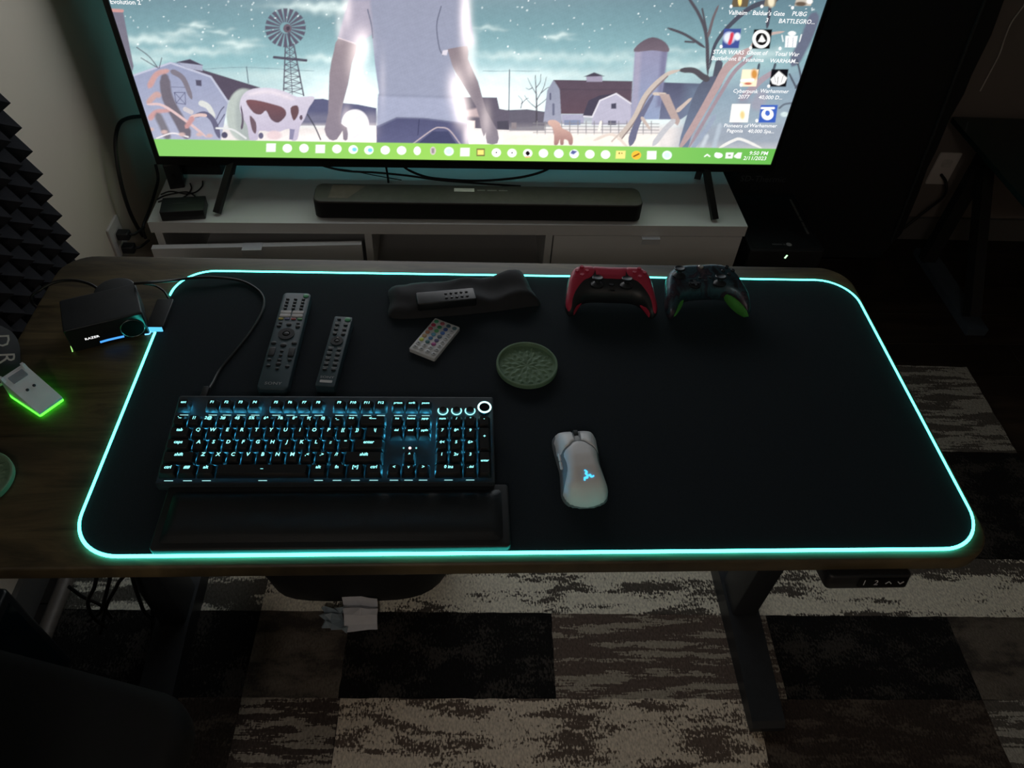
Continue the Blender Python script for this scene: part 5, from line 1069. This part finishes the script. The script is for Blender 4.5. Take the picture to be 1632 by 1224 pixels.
# ------------------------------------------------------------------ on the floor
def blob(cx, cy, rx, ry, h, name, mat_b, nz=14, na=40, seed=1, wob=0.03):
    rg_ = random.Random(seed); ph = [rg_.uniform(0, 6.28) for _ in range(6)]; R = []
    for k in range(nz+1):
        t_ = k/nz; z = h*t_; r = (0.95+0.05*math.sin(min(1, t_/0.28)*math.pi/2)) if t_ < 0.28 else math.cos((t_-0.28)/0.72*math.pi/2*0.96)**0.5
        se = lambda v: math.copysign(abs(v)**0.72, v)
        R.append([(cx+rx*r*(1+wob*math.sin(3*a+ph[0]+4*t_)+wob*.6*math.sin(5*a+ph[1]-6*t_))*se(math.cos(a)), cy+ry*r*(1+wob*math.sin(4*a+ph[2]+5*t_))*se(math.sin(a)), z) for a in np.linspace(0, 2*math.pi, na+1)[:-1]])
    return MB().rings(R)
bk = thing('black_bag', 'slumped black bag on the rug under the middle of the desk', 'bag', (-0.236, 0.942, RUG_Z+0.0008), 0)
blob(0, 0, 0.232, 0.165, 0.36, 'body', None).build('body', pm('bag_black', (13, 14, 16), 0.75), bk, angle=70)
MB().tube([tuple(np.array(atz(a, b_, 0.19))-np.array(bk.location)) for a, b_ in ((588, 901), (612, 909), (640, 915), (655, 910), (667, 900))], 0.0022, n=6, sub=5).build('zip_seam', pm('zip_grey', (66, 66, 64), 0.5), bk)
def crumple(name, label, pts, mat_c, zs_, jit, seed):
    # a sheet folded across its length: zs_ are the heights of its cross folds
    rg_ = random.Random(seed); nv = len(zs_); nu_ = 4; vs = []
    for j in range(nv):
        v = j/(nv-1)
        for i in range(nu_+1):
            u = i/nu_; P4 = [np.array(q_) for q_ in pts]
            p_ = P4[0]*(1-u)*(1-v)+P4[1]*u*(1-v)+P4[2]*u*v+P4[3]*(1-u)*v
            vs.append((p_[0]+rg_.uniform(-jit, jit), p_[1]+rg_.uniform(-jit, jit), RUG_Z+0.0015+max(0, zs_[j]+rg_.uniform(-jit, jit)*1.2)))
    fs = [(j*(nu_+1)+i, j*(nu_+1)+i+1, (j+1)*(nu_+1)+i+1, (j+1)*(nu_+1)+i) for j in range(nv-1) for i in range(nu_)]
    o = MB().add(vs, fs).build(name, mat_c, smooth=False)
    md = o.modifiers.new('thickness', 'SOLIDIFY'); md.thickness = 0.0008; md.offset = 1
    return tag(o, label, 'litter')
G_ = lambda a, b_: tuple(atz(a, b_, 0.03)[:2])
crumple('crumpled_paper', 'folded white paper scrap on the rug in front of the black bag', [G_(549, 1003), G_(600, 998), G_(603, 958), G_(546, 952)], pm('paper_white', (206, 208, 214), 0.7, var=0.04), [0.0, 0.004, 0.022, 0.024, 0.010, 0.030], 0.0015, 3)
crumple('plastic_wrapper', 'crumpled bluish clear wrapper beside the white paper scrap', [G_(511, 999), G_(552, 1002), G_(546, 968), G_(514, 970)], pm('wrapper_clear', (150, 166, 176), 0.2, alpha=0.8), [0.0, 0.014, 0.006, 0.022, 0.012, 0.018], 0.006, 5)
pc = thing('computer_tower', 'small dark computer case on the floor against the left wall', 'computer', (-0.862, 0.545, RUG_Z+0.0006), 0)
MB().prism(rrect(0.118, 0.260, 0.010, 4), 0.0, 0.300, 0.006).build('case', pm('tower_black', (16, 19, 24), 0.4), pc)
MB().box(0.0575, 0.0605, -0.11, 0.11, 0.03, 0.28).build('glass_panel', pm('tower_glass', (12, 24, 30), 0.08), pc, smooth=False)
MB().box(-.04, .04, -.1315, -.130, .05, .25).build('front_mesh', pm('front_mesh_dark', (22, 30, 36), 0.6), pc, smooth=False)
MB().lathe([(0.003, 0), (0.003, 0.001)], 10).build('power_light', em('power_led', (180, 220, 220), .8), pc, (0.03, -0.10, 0.3001))
tag(MB().tube([(-0.866, 0.695, RUG_Z+0.017), (-0.866, 1.40, RUG_Z+0.017)], 0.016, n=14).build('floor_pipe', pm('pipe_grey', (112, 104, 98), 0.45, 0.2)), 'grey pipe lying along the foot of the left wall', 'pipe')
ch = thing('office_chair', 'black office chair pushed aside at the left in front of the desk', 'chair', (-0.640, 0.265, 0), math.radians(-15))
CF = pm('chair_black', (13, 14, 15), 0.8)
MB().prism(rrect(0.44, 0.44, 0.07, 6), 0.385, 0.455, 0.025, 0.02).build('seat', CF, ch)
MB().prism(rrect(0.40, 0.50, 0.08, 6), 0, 0.06, 0.02, 0.02).build('backrest', CF, ch, (0, -0.235, 0.80), (math.radians(95), 0, 0))
MB().bar((0, -0.16, 0.38), (0, -0.262, 0.62), 0.06, 0.015).build('back_support', BLACKM, ch, smooth=False)
MB().cyl(0, 0, 0.09, 0.39, 0.028, 0.028, 20).build('gas_column', BLACKM, ch)
for k in range(5):
    a = 2*math.pi*k/5+0.3
    MB().bar((0.02*math.cos(a), 0.02*math.sin(a), 0.10), (0.235*math.cos(a), 0.235*math.sin(a), 0.078), 0.04, 0.025).build('base_leg', BLACKM, ch, smooth=False)
    MB().cyl(0, 0, -0.02, 0.02, 0.026, 0.026, 18).build('caster', BLACK, ch, (0.225*math.cos(a), 0.225*math.sin(a), RUG_Z+0.0275), (math.radians(90), 0, a))
hang = [[(150, 890), (152, 930), (140, 960), (150, 985), (170, 1000)], [(172, 890), (176, 915), (168, 950), (160, 975), (140, 990)], [(200, 890), (188, 930), (172, 960), (165, 985), (160, 1010)], [(205, 890), (212, 925), (222, 955), (230, 975), (245, 990)], [(110, 935), (130, 950), (152, 960), (165, 968), (178, 985)], [(185, 890), (215, 915), (240, 925), (255, 930), (262, 935)], [(222, 895), (240, 940), (243, 975), (242, 1000), (238, 1020)]]
for i, h_ in enumerate(hang):
    pts_ = [tuple(aty(a, b_, 0.66+0.014*i)) for a, b_ in h_]; pts_ = [(pts_[0][0]+0.03, pts_[0][1]+0.05, 0.66)]+pts_ if i != 4 else pts_
    cable('hanging_cable', pts_, 0.0035, RUBBER, 'black cable in the tangle hanging under the left end of the desk', 'cables hanging under the desk')
